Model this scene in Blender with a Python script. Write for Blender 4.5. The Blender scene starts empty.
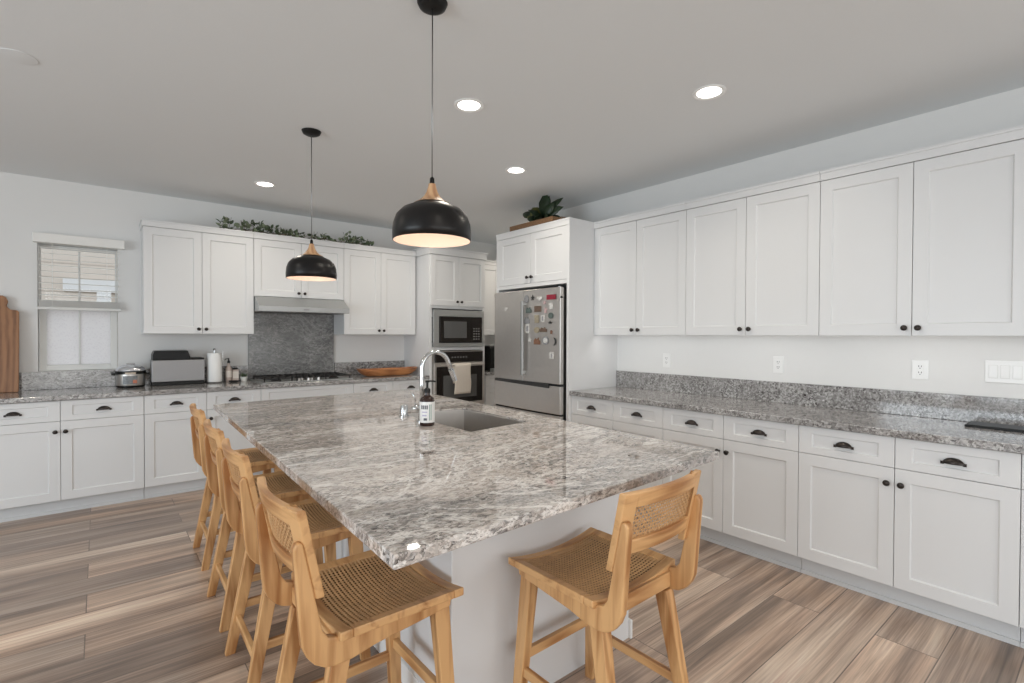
import bpy, bmesh, math, random
from mathutils import Vector, Matrix
random.seed(7)
PI = math.pi
scn = bpy.context.scene
C = scn.collection

# ------------------------------------------------------------------ camera
F_PX, YAW, PITCH, ROLL, EYE = 504.6, math.radians(39.32), math.radians(-0.70), math.radians(0.20), 1.385
fw = Vector((math.sin(YAW) * math.cos(PITCH), math.cos(YAW) * math.cos(PITCH), math.sin(PITCH)))
r0 = Vector((math.cos(YAW), -math.sin(YAW), 0))
u0 = r0.cross(fw)
rt = r0 * math.cos(ROLL) + u0 * math.sin(ROLL)
up = u0 * math.cos(ROLL) - r0 * math.sin(ROLL)
cam_data = bpy.data.cameras.new('camera')
cam_data.sensor_width = 36
cam_data.lens = F_PX * 36 / 1024
cam_data.clip_start = 0.05
cam = bpy.data.objects.new('camera', cam_data)
C.objects.link(cam)
cam.matrix_world = Matrix(((rt.x, up.x, -fw.x, 0), (rt.y, up.y, -fw.y, 0), (rt.z, up.z, -fw.z, EYE), (0, 0, 0, 1)))
scn.camera = cam

# ------------------------------------------------------------------ world, exposure
scn.view_settings.view_transform = 'Standard'
scn.view_settings.look = 'None'
scn.view_settings.exposure = -0.60
scn.view_settings.gamma = 1
scn.view_settings.use_curve_mapping = False
world = bpy.data.worlds.new('world')
scn.world = world
world.use_nodes = True
world.node_tree.nodes['Background'].inputs[0].default_value = (0.86, 0.93, 1.0, 1)
world.node_tree.nodes['Background'].inputs[1].default_value = 2.0
scn.cycles.max_bounces = 10
scn.cycles.diffuse_bounces = 6
scn.cycles.glossy_bounces = 4
scn.cycles.sample_clamp_indirect = 6

def area_light(name, loc, rot, sx, sy, power, col, parent=None, spread=PI, shape='RECTANGLE'):
    d = bpy.data.lights.new(name, 'AREA')
    d.shape = shape; d.size = sx; d.size_y = sy
    d.energy = power; d.color = col; d.spread = spread
    o = bpy.data.objects.new(name, d); C.objects.link(o)
    o.location = loc; o.rotation_euler = rot
    if parent: o.parent = parent
    return o

# area lamps added as fill, standing in for daylight from openings out of view
area_light('daylight_fill_rear', (0.6, -3.32, 1.25), (PI / 2, 0, 0), 5.4, 2.3, 116, (1.0, 0.985, 0.955))
area_light('daylight_fill_side', (-4.32, 1.2, 1.35), (PI / 2, 0, -PI / 2), 3.6, 2.0, 202, (0.82, 0.925, 1.0))

# ------------------------------------------------------------------ dimensions
XR, XT, XC, XU, XW = 3.129, 3.189, 3.104, 3.412, 3.744       # right run: doors, toe, counter edge, uppers, wall
YB, YT, YC, YU, YW = 5.170, 5.230, 5.145, 5.456, 5.785       # the same on the back run
CEIL = 2.692
CT, CB = 0.914, 0.876
UB, UD, UT = 1.388, 2.331, 2.389
DT = 0.0205
LEDW = 0.95

# ------------------------------------------------------------------ materials
def nmat(name):
    m = bpy.data.materials.new(name); m.use_nodes = True
    nt = m.node_tree
    return m, nt, nt.nodes['Principled BSDF']

def mat(name, col, rough=0.5, metal=0.0, coat=0.0, bump=0.0, bscale=60, var=0.0, emis=None, estr=0.0, spec=None):
    m, nt, b = nmat(name)
    b.inputs['Base Color'].default_value = (*col, 1)
    b.inputs['Roughness'].default_value = rough
    b.inputs['Metallic'].default_value = metal
    b.inputs['Coat Weight'].default_value = coat
    if spec is not None: b.inputs['Specular IOR Level'].default_value = spec
    tc = nt.nodes.new('ShaderNodeTexCoord')
    nz = nt.nodes.new('ShaderNodeTexNoise'); nz.inputs['Scale'].default_value = bscale; nz.inputs['Detail'].default_value = 3
    nt.links.new(tc.outputs['Object'], nz.inputs['Vector'])
    if var > 0:
        mx = nt.nodes.new('ShaderNodeMix'); mx.data_type = 'RGBA'
        mx.inputs[6].default_value = (*[c * (1 - var) for c in col], 1)
        mx.inputs[7].default_value = (*[min(1, c * (1 + var)) for c in col], 1)
        nt.links.new(nz.outputs['Fac'], mx.inputs[0]); nt.links.new(mx.outputs[2], b.inputs['Base Color'])
    if bump > 0:
        bp = nt.nodes.new('ShaderNodeBump'); bp.inputs['Strength'].default_value = bump; bp.inputs['Distance'].default_value = 0.003
        nt.links.new(nz.outputs['Fac'], bp.inputs['Height']); nt.links.new(bp.outputs['Normal'], b.inputs['Normal'])
    if emis:
        b.inputs['Emission Color'].default_value = (*emis, 1); b.inputs['Emission Strength'].default_value = estr
    return m

def ramp(nt, stops):
    r = nt.nodes.new('ShaderNodeValToRGB')
    e = r.color_ramp.elements
    while len(e) < len(stops): e.new(0.5)
    for k, (p, c) in enumerate(stops):
        e[k].position = p; e[k].color = (*c, 1)
    return r

def mixc(nt, fac, a, b, mode='MIX'):
    m = nt.nodes.new('ShaderNodeMix'); m.data_type = 'RGBA'; m.blend_type = mode
    for sock, v in ((m.inputs[0], fac), (m.inputs[6], a), (m.inputs[7], b)):
        if isinstance(v, (int, float)): sock.default_value = v
        elif isinstance(v, tuple): sock.default_value = (*v, 1)
        else: nt.links.new(v, sock)
    return m.outputs[2]

def granite(name, tones, vein=0.5, stretch=(0.45, 1.0, 1.0), rot=0.0, speck=0.5, rough=0.028, cs=70):
    m, nt, b = nmat(name)
    tc = nt.nodes.new('ShaderNodeTexCoord')
    mp = nt.nodes.new('ShaderNodeMapping'); mp.inputs['Scale'].default_value = stretch; mp.inputs['Rotation'].default_value = (0, rot if 'slab' in name else 0, 0 if 'slab' in name else rot)
    nt.links.new(tc.outputs['Object'], mp.inputs['Vector'])
    def noise(sc, det=4, dist=0.0, rg=0.6, src=None):
        n = nt.nodes.new('ShaderNodeTexNoise'); n.inputs['Scale'].default_value = sc; n.inputs['Detail'].default_value = det
        n.inputs['Distortion'].default_value = dist; n.inputs['Roughness'].default_value = rg
        nt.links.new(src or mp.outputs[0], n.inputs['Vector']); return n.outputs['Fac']
    base = ramp(nt, [(0.36, tones[0]), (0.47, tones[1]), (0.54, tones[2]), (0.66, tones[3])])
    nt.links.new(noise(2.6, 9, 0.8, 0.72), base.inputs[0])
    col = base.outputs[0]
    # interlocking crystals: dark mica, grey quartz, cream feldspar
    t0 = tones[4]
    cr = ramp(nt, [(0.385, t0), (0.45, tones[0]), (0.50, tones[2]), (0.56, tones[3]), (0.63, tones[5])])
    cm = nt.nodes.new('ShaderNodeMapping'); cm.inputs['Scale'].default_value = (0.62, 1, 1); nt.links.new(tc.outputs['Object'], cm.inputs['Vector'])
    wn = nt.nodes.new('ShaderNodeTexNoise'); wn.inputs['Scale'].default_value = 40; wn.inputs['Detail'].default_value = 3; nt.links.new(cm.outputs[0], wn.inputs['Vector'])
    wm = nt.nodes.new('ShaderNodeMix'); wm.data_type = 'VECTOR'; wm.inputs[0].default_value = 0.035
    nt.links.new(cm.outputs[0], wm.inputs[4]); nt.links.new(wn.outputs['Color'], wm.inputs[5])
    def cells(sc):
        v = nt.nodes.new('ShaderNodeTexVoronoi'); v.inputs['Scale'].default_value = sc
        nt.links.new(wm.outputs[1], v.inputs['Vector'])
        q = nt.nodes.new('ShaderNodeSeparateColor'); nt.links.new(v.outputs['Color'], q.inputs[0]); return q.outputs[0]
    cr.color_ramp.interpolation = 'CONSTANT'
    for e_, p_ in zip(cr.color_ramp.elements, (0.0, 0.16, 0.37, 0.60, 0.82)): e_.position = p_
    nt.links.new(cells(cs), cr.inputs[0])
    cr2 = ramp(nt, [(0.0, t0), (0.15, tones[1]), (0.45, tones[2]), (0.7, tones[3]), (0.88, tones[5])]); cr2.color_ramp.interpolation = 'CONSTANT'
    nt.links.new(cells(cs * 2.1), cr2.inputs[0])
    crm = mixc(nt, 0.45, cr.outputs[0], cr2.outputs[0])
    # the crystal contrast itself comes in patches
    pr = ramp(nt, [(0.35, (speck * .55,) * 3), (0.62, (min(1, speck * 1.35),) * 3)])
    nt.links.new(noise(3.5, 5, 1.0, 0.6), pr.inputs[0])
    col = mixc(nt, pr.outputs[0], col, crm)
    # pale streaks
    vr = ramp(nt, [(0.484, (0, 0, 0)), (0.5, (1, 1, 1)), (0.516, (0, 0, 0))])
    nt.links.new(noise(1.7, 9, 1.0, 0.66), vr.inputs[0])
    fm = nt.nodes.new('ShaderNodeMath'); fm.operation = 'MULTIPLY'; fm.inputs[1].default_value = vein
    nt.links.new(vr.outputs[0], fm.inputs[0])
    col = mixc(nt, fm.outputs[0], col, tones[5])
    nt.links.new(col, b.inputs['Base Color'])
    b.inputs['Roughness'].default_value = rough
    b.inputs['Specular IOR Level'].default_value = 0.75
    return m

def wood(name, dark, light, axis='Z', rough=0.45, scale=1.0, ring=6.0):
    m, nt, b = nmat(name)
    tc = nt.nodes.new('ShaderNodeTexCoord')
    mp = nt.nodes.new('ShaderNodeMapping')
    s = {'X': (1.2, 14, 14), 'Y': (14, 1.2, 14), 'Z': (14, 14, 1.2)}[axis]
    mp.inputs['Scale'].default_value = [v * scale for v in s]
    nt.links.new(tc.outputs['Object'], mp.inputs['Vector'])
    n = nt.nodes.new('ShaderNodeTexNoise'); n.inputs['Scale'].default_value = 1.4; n.inputs['Detail'].default_value = 6; n.inputs['Distortion'].default_value = 1.2
    nt.links.new(mp.outputs[0], n.inputs['Vector'])
    w = nt.nodes.new('ShaderNodeTexWave'); w.inputs['Scale'].default_value = ring * 0.12; w.inputs['Distortion'].default_value = 6; w.inputs['Detail'].default_value = 3
    nt.links.new(mp.outputs[0], w.inputs['Vector'])
    a = nt.nodes.new('ShaderNodeMath'); a.operation = 'MULTIPLY_ADD'; a.inputs[1].default_value = 0.22
    nt.links.new(w.outputs['Fac'], a.inputs[0]); 
    a2 = nt.nodes.new('ShaderNodeMath'); a2.operation = 'MULTIPLY'; a2.inputs[1].default_value = 0.8
    nt.links.new(n.outputs['Fac'], a2.inputs[0]); nt.links.new(a2.outputs[0], a.inputs[2])
    r = ramp(nt, [(0.34, dark), (0.60, light)])
    nt.links.new(a.outputs[0], r.inputs[0]); nt.links.new(r.outputs[0], b.inputs['Base Color'])
    b.inputs['Roughness'].default_value = rough
    return m

M = {}
M['wall'] = mat('wall_paint', (0.76, 0.758, 0.748), 0.85, bump=0.12, bscale=260)
M['ceiling'] = mat('ceiling_paint', (0.755, 0.775, 0.785), 0.9, bump=0.2, bscale=180)
M['white'] = mat('cabinet_paint', (0.715, 0.72, 0.725), 0.38, bump=0.03, bscale=90)
M['trimw'] = mat('trim_paint', (0.82, 0.82, 0.81), 0.45)
M['gap'] = mat('dark_recess', (0.03, 0.03, 0.03), 0.8)
M['bronze'] = mat('bronze_hardware', (0.045, 0.038, 0.035), 0.32, 0.75, var=0.3, bscale=40)
M['steel'] = mat('brushed_steel', (0.58, 0.555, 0.53), 0.38, 1.0, var=0.05, bscale=30)
M['steel_dk'] = mat('dark_steel', (0.30, 0.30, 0.30), 0.35, 1.0)
M['steel_lt'] = mat('light_steel', (0.42, 0.43, 0.43), 0.38, 0.7)
M['chrome'] = mat('chrome', (0.62, 0.63, 0.64), 0.16, 1.0)
M['black_gloss'] = mat('black_glass', (0.010, 0.007, 0.006), 0.08, spec=.35)
M['black'] = mat('black_plastic', (0.009, 0.009, 0.009), 0.42, spec=.25)
M['black_lid'] = mat('black_lid', (.006, .006, .006), .3, spec=.18)
M['black_iron'] = mat('cast_iron', (0.018, 0.017, 0.017), 0.6, bump=0.2, bscale=200)
M['black_shade'] = mat('black_shade_enamel', (0.007, 0.006, 0.006), 0.34, spec=.3)
M['shade_in'] = mat('copper_white_lining', (0.86, 0.68, 0.57), 0.5)
M['screen'] = mat('grey_window_glass', (0.10, 0.10, 0.10), 0.15)
M['granite'] = granite('island_granite', [(0.165, 0.16, 0.16), (0.31, 0.29, 0.275), (0.50, 0.445, 0.405), (0.68, 0.62, 0.575), (0.04, 0.028, 0.024), (0.88, 0.85, 0.82)], 0.85, (0.42, 1.25, 1.25), speck=0.66, cs=105)
M['granite_perim'] = granite('perimeter_granite', [(0.10, 0.093, 0.09), (0.21, 0.20, 0.195), (0.30, 0.29, 0.285), (0.43, 0.42, 0.41), (0.04, 0.03, 0.03), (0.66, 0.65, 0.64)], 0.25, (1, 1, 1), speck=0.7, cs=95, rough=.09)
M['granite_slab'] = granite('range_granite_slab', [(0.06, 0.06, 0.06), (0.12, 0.12, 0.117), (0.17, 0.17, 0.165), (0.26, 0.255, 0.25), (0.04, 0.04, 0.04), (0.42, 0.41, 0.40)], 0.5, (1.0, 1.0, 2.0), rot=-0.6, speck=0.5, cs=80, rough=.22)
M['oak'] = wood('honey_oak', (0.36, 0.16, 0.052), (0.65, 0.375, 0.165), 'Z', 0.45)
M['oak_y'] = wood('honey_oak_side', (0.36, 0.16, 0.052), (0.65, 0.375, 0.165), 'Y', 0.45)
M['oak_x'] = wood('honey_oak_rail', (0.36, 0.16, 0.052), (0.65, 0.375, 0.165), 'X', 0.45)
M['cane'] = mat('woven_cane', (0.56, 0.335, 0.16), 0.6, var=0.25, bscale=35)
M['hole_shade'] = mat('seat_hole_shade', (0.085, 0.042, 0.02), 0.9)  # dark brown standing in for the shade under the cane
M['shade_wood'] = wood('pendant_wood', (0.42, 0.22, 0.11), (0.60, 0.37, 0.20), 'Z', 0.5)
M['board'] = wood('acacia_board', (0.19, 0.082, 0.036), (0.33, 0.16, 0.075), 'Z', 0.4, 0.8)
M['tray_wood'] = wood('dough_bowl_wood', (0.28, 0.10, 0.035), (0.56, 0.24, 0.09), 'X', 0.45)
M['paper'] = mat('paper_towel', (0.86, 0.86, 0.85), 0.95, bump=0.4, bscale=150)
M['cloth'] = mat('cream_towel', (0.70, 0.63, 0.55), 0.95, bump=0.5, bscale=220)
M['leaf'] = mat('eucalyptus_leaf', (0.075, 0.105, 0.055), 0.55, var=0.45, bscale=25)
M['leaf_pale'] = mat('eucalyptus_leaf_pale', (0.20, 0.24, 0.15), 0.6, var=0.35, bscale=25)
M['leaf_dark'] = mat('houseplant_leaf', (0.018, 0.035, 0.015), 0.4, var=0.5, bscale=12)
M['leaf_olive'] = mat('houseplant_olive_leaf', (0.10, 0.105, 0.02), 0.4, var=0.4, bscale=12)
M['stem'] = mat('twig', (0.09, 0.06, 0.035), 0.8)
M['wicker'] = mat('wicker', (0.20, 0.11, 0.055), 0.85, bump=1.0, bscale=110, var=0.7)
M['ceramic'] = mat('white_ceramic', (0.75, 0.75, 0.72), 0.3)
M['outlet'] = mat('outlet_plastic', (0.84, 0.84, 0.83), 0.35)
M['blind'] = mat('blind_slat', (0.84, 0.83, 0.80), 0.55)
M['vinyl'] = mat('window_vinyl', (0.70, 0.70, 0.68), 0.5)
M['siding'] = mat('neighbour_siding', (0.66, 0.58, 0.50), 0.9)
M['led'] = mat('recessed_lens', (1, 1, 1), 0.5, emis=(1.0, 0.95, 0.88), estr=9)
M['bulb'] = mat('bulb_glass', (1, 1, 1), 0.5, emis=(1.0, 0.90, 0.78), estr=10)
M['ledbar'] = mat('led_strip', (1, 1, 1), 0.5, emis=(1.0, 0.97, 0.93), estr=2.5)
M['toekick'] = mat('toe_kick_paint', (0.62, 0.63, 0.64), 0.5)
M['ground'] = mat('outside_paving', (0.45, 0.43, 0.40), 0.9)

def pane_mat():
    m = bpy.data.materials.new('clear_pane'); m.use_nodes = True
    nt = m.node_tree; nt.nodes.clear()
    o = nt.nodes.new('ShaderNodeOutputMaterial'); t = nt.nodes.new('ShaderNodeBsdfTransparent'); g = nt.nodes.new('ShaderNodeBsdfGlossy')
    g.inputs['Roughness'].default_value = 0.02
    fr = nt.nodes.new('ShaderNodeFresnel'); fr.inputs[0].default_value = 1.35
    mx = nt.nodes.new('ShaderNodeMixShader')
    nt.links.new(fr.outputs[0], mx.inputs[0]); nt.links.new(t.outputs[0], mx.inputs[1]); nt.links.new(g.outputs[0], mx.inputs[2]); nt.links.new(mx.outputs[0], o.inputs[0])
    return m
M['pane'] = pane_mat()

def frosted_mat():
    m = bpy.data.materials.new('frosted_film'); m.use_nodes = True
    nt = m.node_tree; nt.nodes.clear()
    o = nt.nodes.new('ShaderNodeOutputMaterial'); t = nt.nodes.new('ShaderNodeBsdfTranslucent'); d = nt.nodes.new('ShaderNodeBsdfDiffuse')
    tc = nt.nodes.new('ShaderNodeTexCoord'); vo = nt.nodes.new('ShaderNodeTexVoronoi'); vo.inputs['Scale'].default_value = 60
    nt.links.new(tc.outputs['Object'], vo.inputs['Vector'])
    r = ramp(nt, [(0.1, (0.90, 0.89, 0.91)), (0.5, (0.97, 0.965, 0.975))])
    nt.links.new(vo.outputs['Distance'], r.inputs[0])
    nt.links.new(r.outputs[0], t.inputs[0]); nt.links.new(r.outputs[0], d.inputs[0])
    mx = nt.nodes.new('ShaderNodeMixShader'); mx.inputs[0].default_value = 0.3
    nt.links.new(t.outputs[0], mx.inputs[1]); nt.links.new(d.outputs[0], mx.inputs[2]); nt.links.new(mx.outputs[0], o.inputs[0])
    return m
M['frosted'] = frosted_mat()

def floor_mat():
    m, nt, b = nmat('vinyl_plank_floor')
    tc = nt.nodes.new('ShaderNodeTexCoord')
    mp = nt.nodes.new('ShaderNodeMapping'); mp.inputs['Location'].default_value = (0.95, -0.04, 0)
    nt.links.new(tc.outputs['Object'], mp.inputs['Vector'])
    br = nt.nodes.new('ShaderNodeTexBrick')
    br.inputs['Scale'].default_value = 1; br.inputs['Brick Width'].default_value = 1.42; br.inputs['Row Height'].default_value = 0.23
    br.inputs['Mortar Size'].default_value = 0.0022; br.inputs['Mortar Smooth'].default_value = 0.0
    br.offset = 0.37; br.offset_frequency = 2; br.squash = 1
    br.inputs['Color1'].default_value = (0, 0, 0, 1); br.inputs['Color2'].default_value = (1, 1, 1, 1); br.inputs['Mortar'].default_value = (0.5, 0.5, 0.5, 1)
    nt.links.new(mp.outputs[0], br.inputs['Vector'])
    # each plank shifts the grain
    sep = nt.nodes.new('ShaderNodeSeparateXYZ'); nt.links.new(mp.outputs[0], sep.inputs[0])
    rowf = nt.nodes.new('ShaderNodeMath'); rowf.operation = 'DIVIDE'; rowf.inputs[1].default_value = 0.23; nt.links.new(sep.outputs[1], rowf.inputs[0])
    row = nt.nodes.new('ShaderNodeMath'); row.operation = 'FLOOR'; nt.links.new(rowf.outputs[0], row.inputs[0])
    comb = nt.nodes.new('ShaderNodeCombineXYZ')
    br_r = nt.nodes.new('ShaderNodeSeparateColor'); nt.links.new(br.outputs['Color'], br_r.inputs[0])
    off = nt.nodes.new('ShaderNodeMath'); off.operation = 'MULTIPLY'; off.inputs[1].default_value = 9.0; nt.links.new(br_r.outputs[0], off.inputs[0])
    nt.links.new(off.outputs[0], comb.inputs[0]); nt.links.new(row.outputs[0], comb.inputs[2])
    add = nt.nodes.new('ShaderNodeVectorMath'); add.operation = 'ADD'
    nt.links.new(mp.outputs[0], add.inputs[0]); nt.links.new(comb.outputs[0], add.inputs[1])
    def gn(sc, det, dist, scale):
        q = nt.nodes.new('ShaderNodeMapping'); q.inputs['Scale'].default_value = sc; nt.links.new(add.outputs[0], q.inputs['Vector'])
        n = nt.nodes.new('ShaderNodeTexNoise'); n.inputs['Scale'].default_value = scale; n.inputs['Detail'].default_value = det; n.inputs['Distortion'].default_value = dist
        nt.links.new(q.outputs[0], n.inputs['Vector']); return n.outputs['Fac']
    bands = gn((0.45, 6.5, 1), 4, 0.5, 1.0)
    grain = gn((1.6, 42, 1), 6, 0.8, 1.0)
    fine = gn((2.2, 150, 1), 4, 0.6, 1.0)
    r1 = ramp(nt, [(0.34, (0.20, 0.145, 0.11)), (0.46, (0.37, 0.265, 0.20)), (0.55, (0.46, 0.345, 0.265)), (0.66, (0.62, 0.50, 0.40))])
    nt.links.new(bands, r1.inputs[0])
    r2 = ramp(nt, [(0.3, (0.30, 0.29, 0.28)), (0.52, (0.5, 0.5, 0.5)), (0.72, (0.68, 0.67, 0.66))])
    nt.links.new(grain, r2.inputs[0])
    col = mixc(nt, 0.75, r1.outputs[0], r2.outputs[0], 'OVERLAY')
    r3 = ramp(nt, [(0.32, (0.36, 0.36, 0.36)), (0.5, (0.5, 0.5, 0.5)), (0.68, (0.62, 0.62, 0.62))]); nt.links.new(fine, r3.inputs[0])
    col = mixc(nt, 0.8, col, r3.outputs[0], 'OVERLAY')
    tint = ramp(nt, [(0.0, (0.64, 0.65, 0.68)), (0.45, (1.0, 1.0, 1.0)), (1.0, (1.28, 1.24, 1.20))])
    nt.links.new(br.outputs['Color'], tint.inputs[0])
    col = mixc(nt, 1.0, col, tint.outputs[0], 'MULTIPLY')
    fac = nt.nodes.new('ShaderNodeMath'); fac.operation = 'MULTIPLY'; fac.inputs[1].default_value = 0.75; nt.links.new(br.outputs['Fac'], fac.inputs[0])
    col = mixc(nt, fac.outputs[0], col, (0.05, 0.035, 0.03))
    nt.links.new(col, b.inputs['Base Color'])
    b.inputs['Roughness'].default_value = 0.30
    b.inputs['Specular IOR Level'].default_value = 0.85
    bp = nt.nodes.new('ShaderNodeBump'); bp.inputs['Strength'].default_value = 0.15; bp.inputs['Distance'].default_value = 0.002
    nt.links.new(grain, bp.inputs['Height']); nt.links.new(bp.outputs['Normal'], b.inputs['Normal'])
    return m
M['floor'] = floor_mat()

def siding_mat():
    m, nt, b = nmat('lap_siding')
    tc = nt.nodes.new('ShaderNodeTexCoord'); w = nt.nodes.new('ShaderNodeTexWave'); w.bands_direction = 'Z'; w.wave_profile = 'SAW'
    w.inputs['Scale'].default_value = 1.6
    nt.links.new(tc.outputs['Object'], w.inputs['Vector'])
    r = ramp(nt, [(0.0, (0.40, 0.33, 0.27)), (0.12, (0.70, 0.62, 0.54)), (1.0, (0.72, 0.65, 0.57))])
    nt.links.new(w.outputs['Fac'], r.inputs[0]); nt.links.new(r.outputs[0], b.inputs['Base Color'])
    b.inputs['Roughness'].default_value = 0.9
    return m
M['siding'] = siding_mat()

# ------------------------------------------------------------------ mesh helpers
def box(bm, x0, x1, y0, y1, z0, z1, T=None):
    vs = [bm.verts.new((x, y, z)) for x in (x0, x1) for y in (y0, y1) for z in (z0, z1)]
    if T is not None:
        for v in vs: v.co = T @ v.co
    for f in ((0, 1, 3, 2), (4, 6, 7, 5), (0, 4, 5, 1), (2, 3, 7, 6), (0, 2, 6, 4), (1, 5, 7, 3)):
        bm.faces.new([vs[i] for i in f])
    return vs

def hexa(bm, b4, t4):
    a = [bm.verts.new(p) for p in b4]; c = [bm.verts.new(p) for p in t4]
    bm.faces.new(a[::-1]); bm.faces.new(c)
    for i in range(4):
        bm.faces.new((a[i], a[(i + 1) % 4], c[(i + 1) % 4], c[i]))

def prism(bm, pts, h0, h1, plane='XZ'):
    """outline pts extruded between h0 and h1 along the axis missing from plane"""
    def P(a, b, h): return {'XZ': (a, h, b), 'YZ': (h, a, b), 'XY': (a, b, h)}[plane]
    A = [bm.verts.new(P(a, b, h0)) for a, b in pts]; B = [bm.verts.new(P(a, b, h1)) for a, b in pts]
    bm.faces.new(A[::-1]); bm.faces.new(B)
    n = len(pts)
    for i in range(n): bm.faces.new((A[i], A[(i + 1) % n], B[(i + 1) % n], B[i]))

def lathe(bm, prof, n=32, T=None, close=False):
    rings = []
    for r, z in prof:
        if r < 1e-6:
            rings.append([bm.verts.new((0, 0, z))])
        else:
            rings.append([bm.verts.new((r * math.cos(2 * PI * i / n), r * math.sin(2 * PI * i / n), z)) for i in range(n)])
    if T is not None:
        for rg in rings:
            for v in rg: v.co = T @ v.co
    pr = list(zip(rings, rings[1:]))
    if close: pr.append((rings[-1], rings[0]))
    for a, b in pr:
        for i in range(n):
            j = (i + 1) % n
            if len(a) == 1 and len(b) == 1: continue
            if len(a) == 1: bm.faces.new((a[0], b[j], b[i]))
            elif len(b) == 1: bm.faces.new((a[i], a[j], b[0]))
            else: bm.faces.new((a[i], a[j], b[j], b[i]))

def tube(bm, pts, r, n=10, cap=True, r2=None):
    pts = [Vector(p) for p in pts]
    rings = []
    ref = None
    for i, p in enumerate(pts):
        t = ((pts[min(i + 1, len(pts) - 1)] - pts[max(i - 1, 0)])).normalized()
        if ref is None:
            ref = t.orthogonal().normalized()
        ref = (ref - t * ref.dot(t)).normalized()
        s = t.cross(ref)
        rr = r if r2 is None else r + (r2 - r) * i / (len(pts) - 1)
        rings.append([bm.verts.new(p + (ref * math.cos(2 * PI * k / n) + s * math.sin(2 * PI * k / n)) * rr) for k in range(n)])
    for a, b in zip(rings, rings[1:]):
        for k in range(n):
            bm.faces.new((a[k], a[(k + 1) % n], b[(k + 1) % n], b[k]))
    if cap:
        bm.faces.new(rings[0][::-1]); bm.faces.new(rings[-1])

def obj(name, bm, m, parent=None, bevel=0.0, smooth=False, seg=2, T=None):
    bmesh.ops.recalc_face_normals(bm, faces=bm.faces)
    if T is not None: bm.transform(T)
    me = bpy.data.meshes.new(name); bm.to_mesh(me); bm.free()
    for mm in (m if isinstance(m, (list, tuple)) else [m]): me.materials.append(M[mm] if isinstance(mm, str) else mm)
    if smooth:
        for p in me.polygons: p.use_smooth = True
    o = bpy.data.objects.new(name, me); C.objects.link(o)
    if parent: o.parent = parent
    if bevel > 0:
        b = o.modifiers.new('bevel', 'BEVEL'); b.width = bevel; b.segments = seg; b.limit_method = 'ANGLE'; b.angle_limit = math.radians(50)
    return o

def autosmooth(o, deg=40):
    for p in o.data.polygons: p.use_smooth = True
    o.data.set_sharp_from_angle(angle=math.radians(deg))
    return o

def B(): return bmesh.new()
def boxo(name, d, m, parent=None, bevel=0.0):
    bm = B(); box(bm, *d); return obj(name, bm, m, parent, bevel)

def thing(name, label, cat, loc=(0, 0, 0), rz=0.0, group=None):
    o = bpy.data.objects.new(name, None); C.objects.link(o)
    o.empty_display_size = 0.1
    o.location = loc; o.rotation_euler = (0, 0, rz)
    o['label'] = label; o['category'] = cat
    if group: o['group'] = group
    return o

def tag(o, label, cat, group=None):
    o['label'] = label; o['category'] = cat
    if group: o['group'] = group
    return o

def struct(o):
    o['kind'] = 'structure'; return o

def copy_tree(o, parent=None):
    c = o.copy(); C.objects.link(c); c.parent = parent
    for ch in list(o.children): copy_tree(ch, c)
    return c

# ------------------------------------------------------------------ room shell
XL, YN, XE = -4.3, -3.3, 4.75
bm = B(); box(bm, XL - .1, XE + .1, YN - .1, YW + .1, -0.12, 0); struct(obj('floor', bm, 'floor'))
bm = B(); box(bm, XL - .1, XE + .1, YN - .1, YW + .1, CEIL, CEIL + .12); struct(obj('ceiling', bm, 'ceiling'))
# back wall, with the window opening
wx0, wx1, wz0, wz1 = -0.395, 0.135, 1.066, 2.15
bm = B()
Y1 = YW + 0.14
for d in ((XL, wx0, YW, Y1, 0, CEIL), (wx1, XE, YW, Y1, 0, CEIL), (wx0, wx1, YW, Y1, 0, wz0), (wx0, wx1, YW, Y1, wz1, CEIL)):
    box(bm, *d)
bmesh.ops.remove_doubles(bm, verts=bm.verts, dist=1e-5)
struct(obj('wall_back', bm, 'wall'))
bm = B(); box(bm, XW, XW + .12, YN, 4.075, 0, CEIL); struct(obj('wall_right', bm, 'wall'))
bm = B(); box(bm, XE, XE + .1, 3.9, Y1, 0, CEIL); box(bm, XW + .12, XE, 3.95, 4.075, 0, CEIL); struct(obj('wall_alcove', bm, 'wall'))
bm = B()
for d in ((XL - .1, XL, YN, -0.7, 0, CEIL), (XL - .1, XL, 3.1, Y1, 0, CEIL), (XL - .1, XL, -0.7, 3.1, 0, .3), (XL - .1, XL, -0.7, 3.1, 2.4, CEIL)): box(bm, *d)
struct(obj('wall_left', bm, 'wall'))
bm = B()
for d in ((XL - .1, -2.2, YN - .1, YN, 0, CEIL), (3.4, XW + .12, YN - .1, YN, 0, CEIL), (-2.2, 3.4, YN - .1, YN, 2.45, CEIL)): box(bm, *d)
struct(obj('wall_near', bm, 'wall'))

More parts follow.
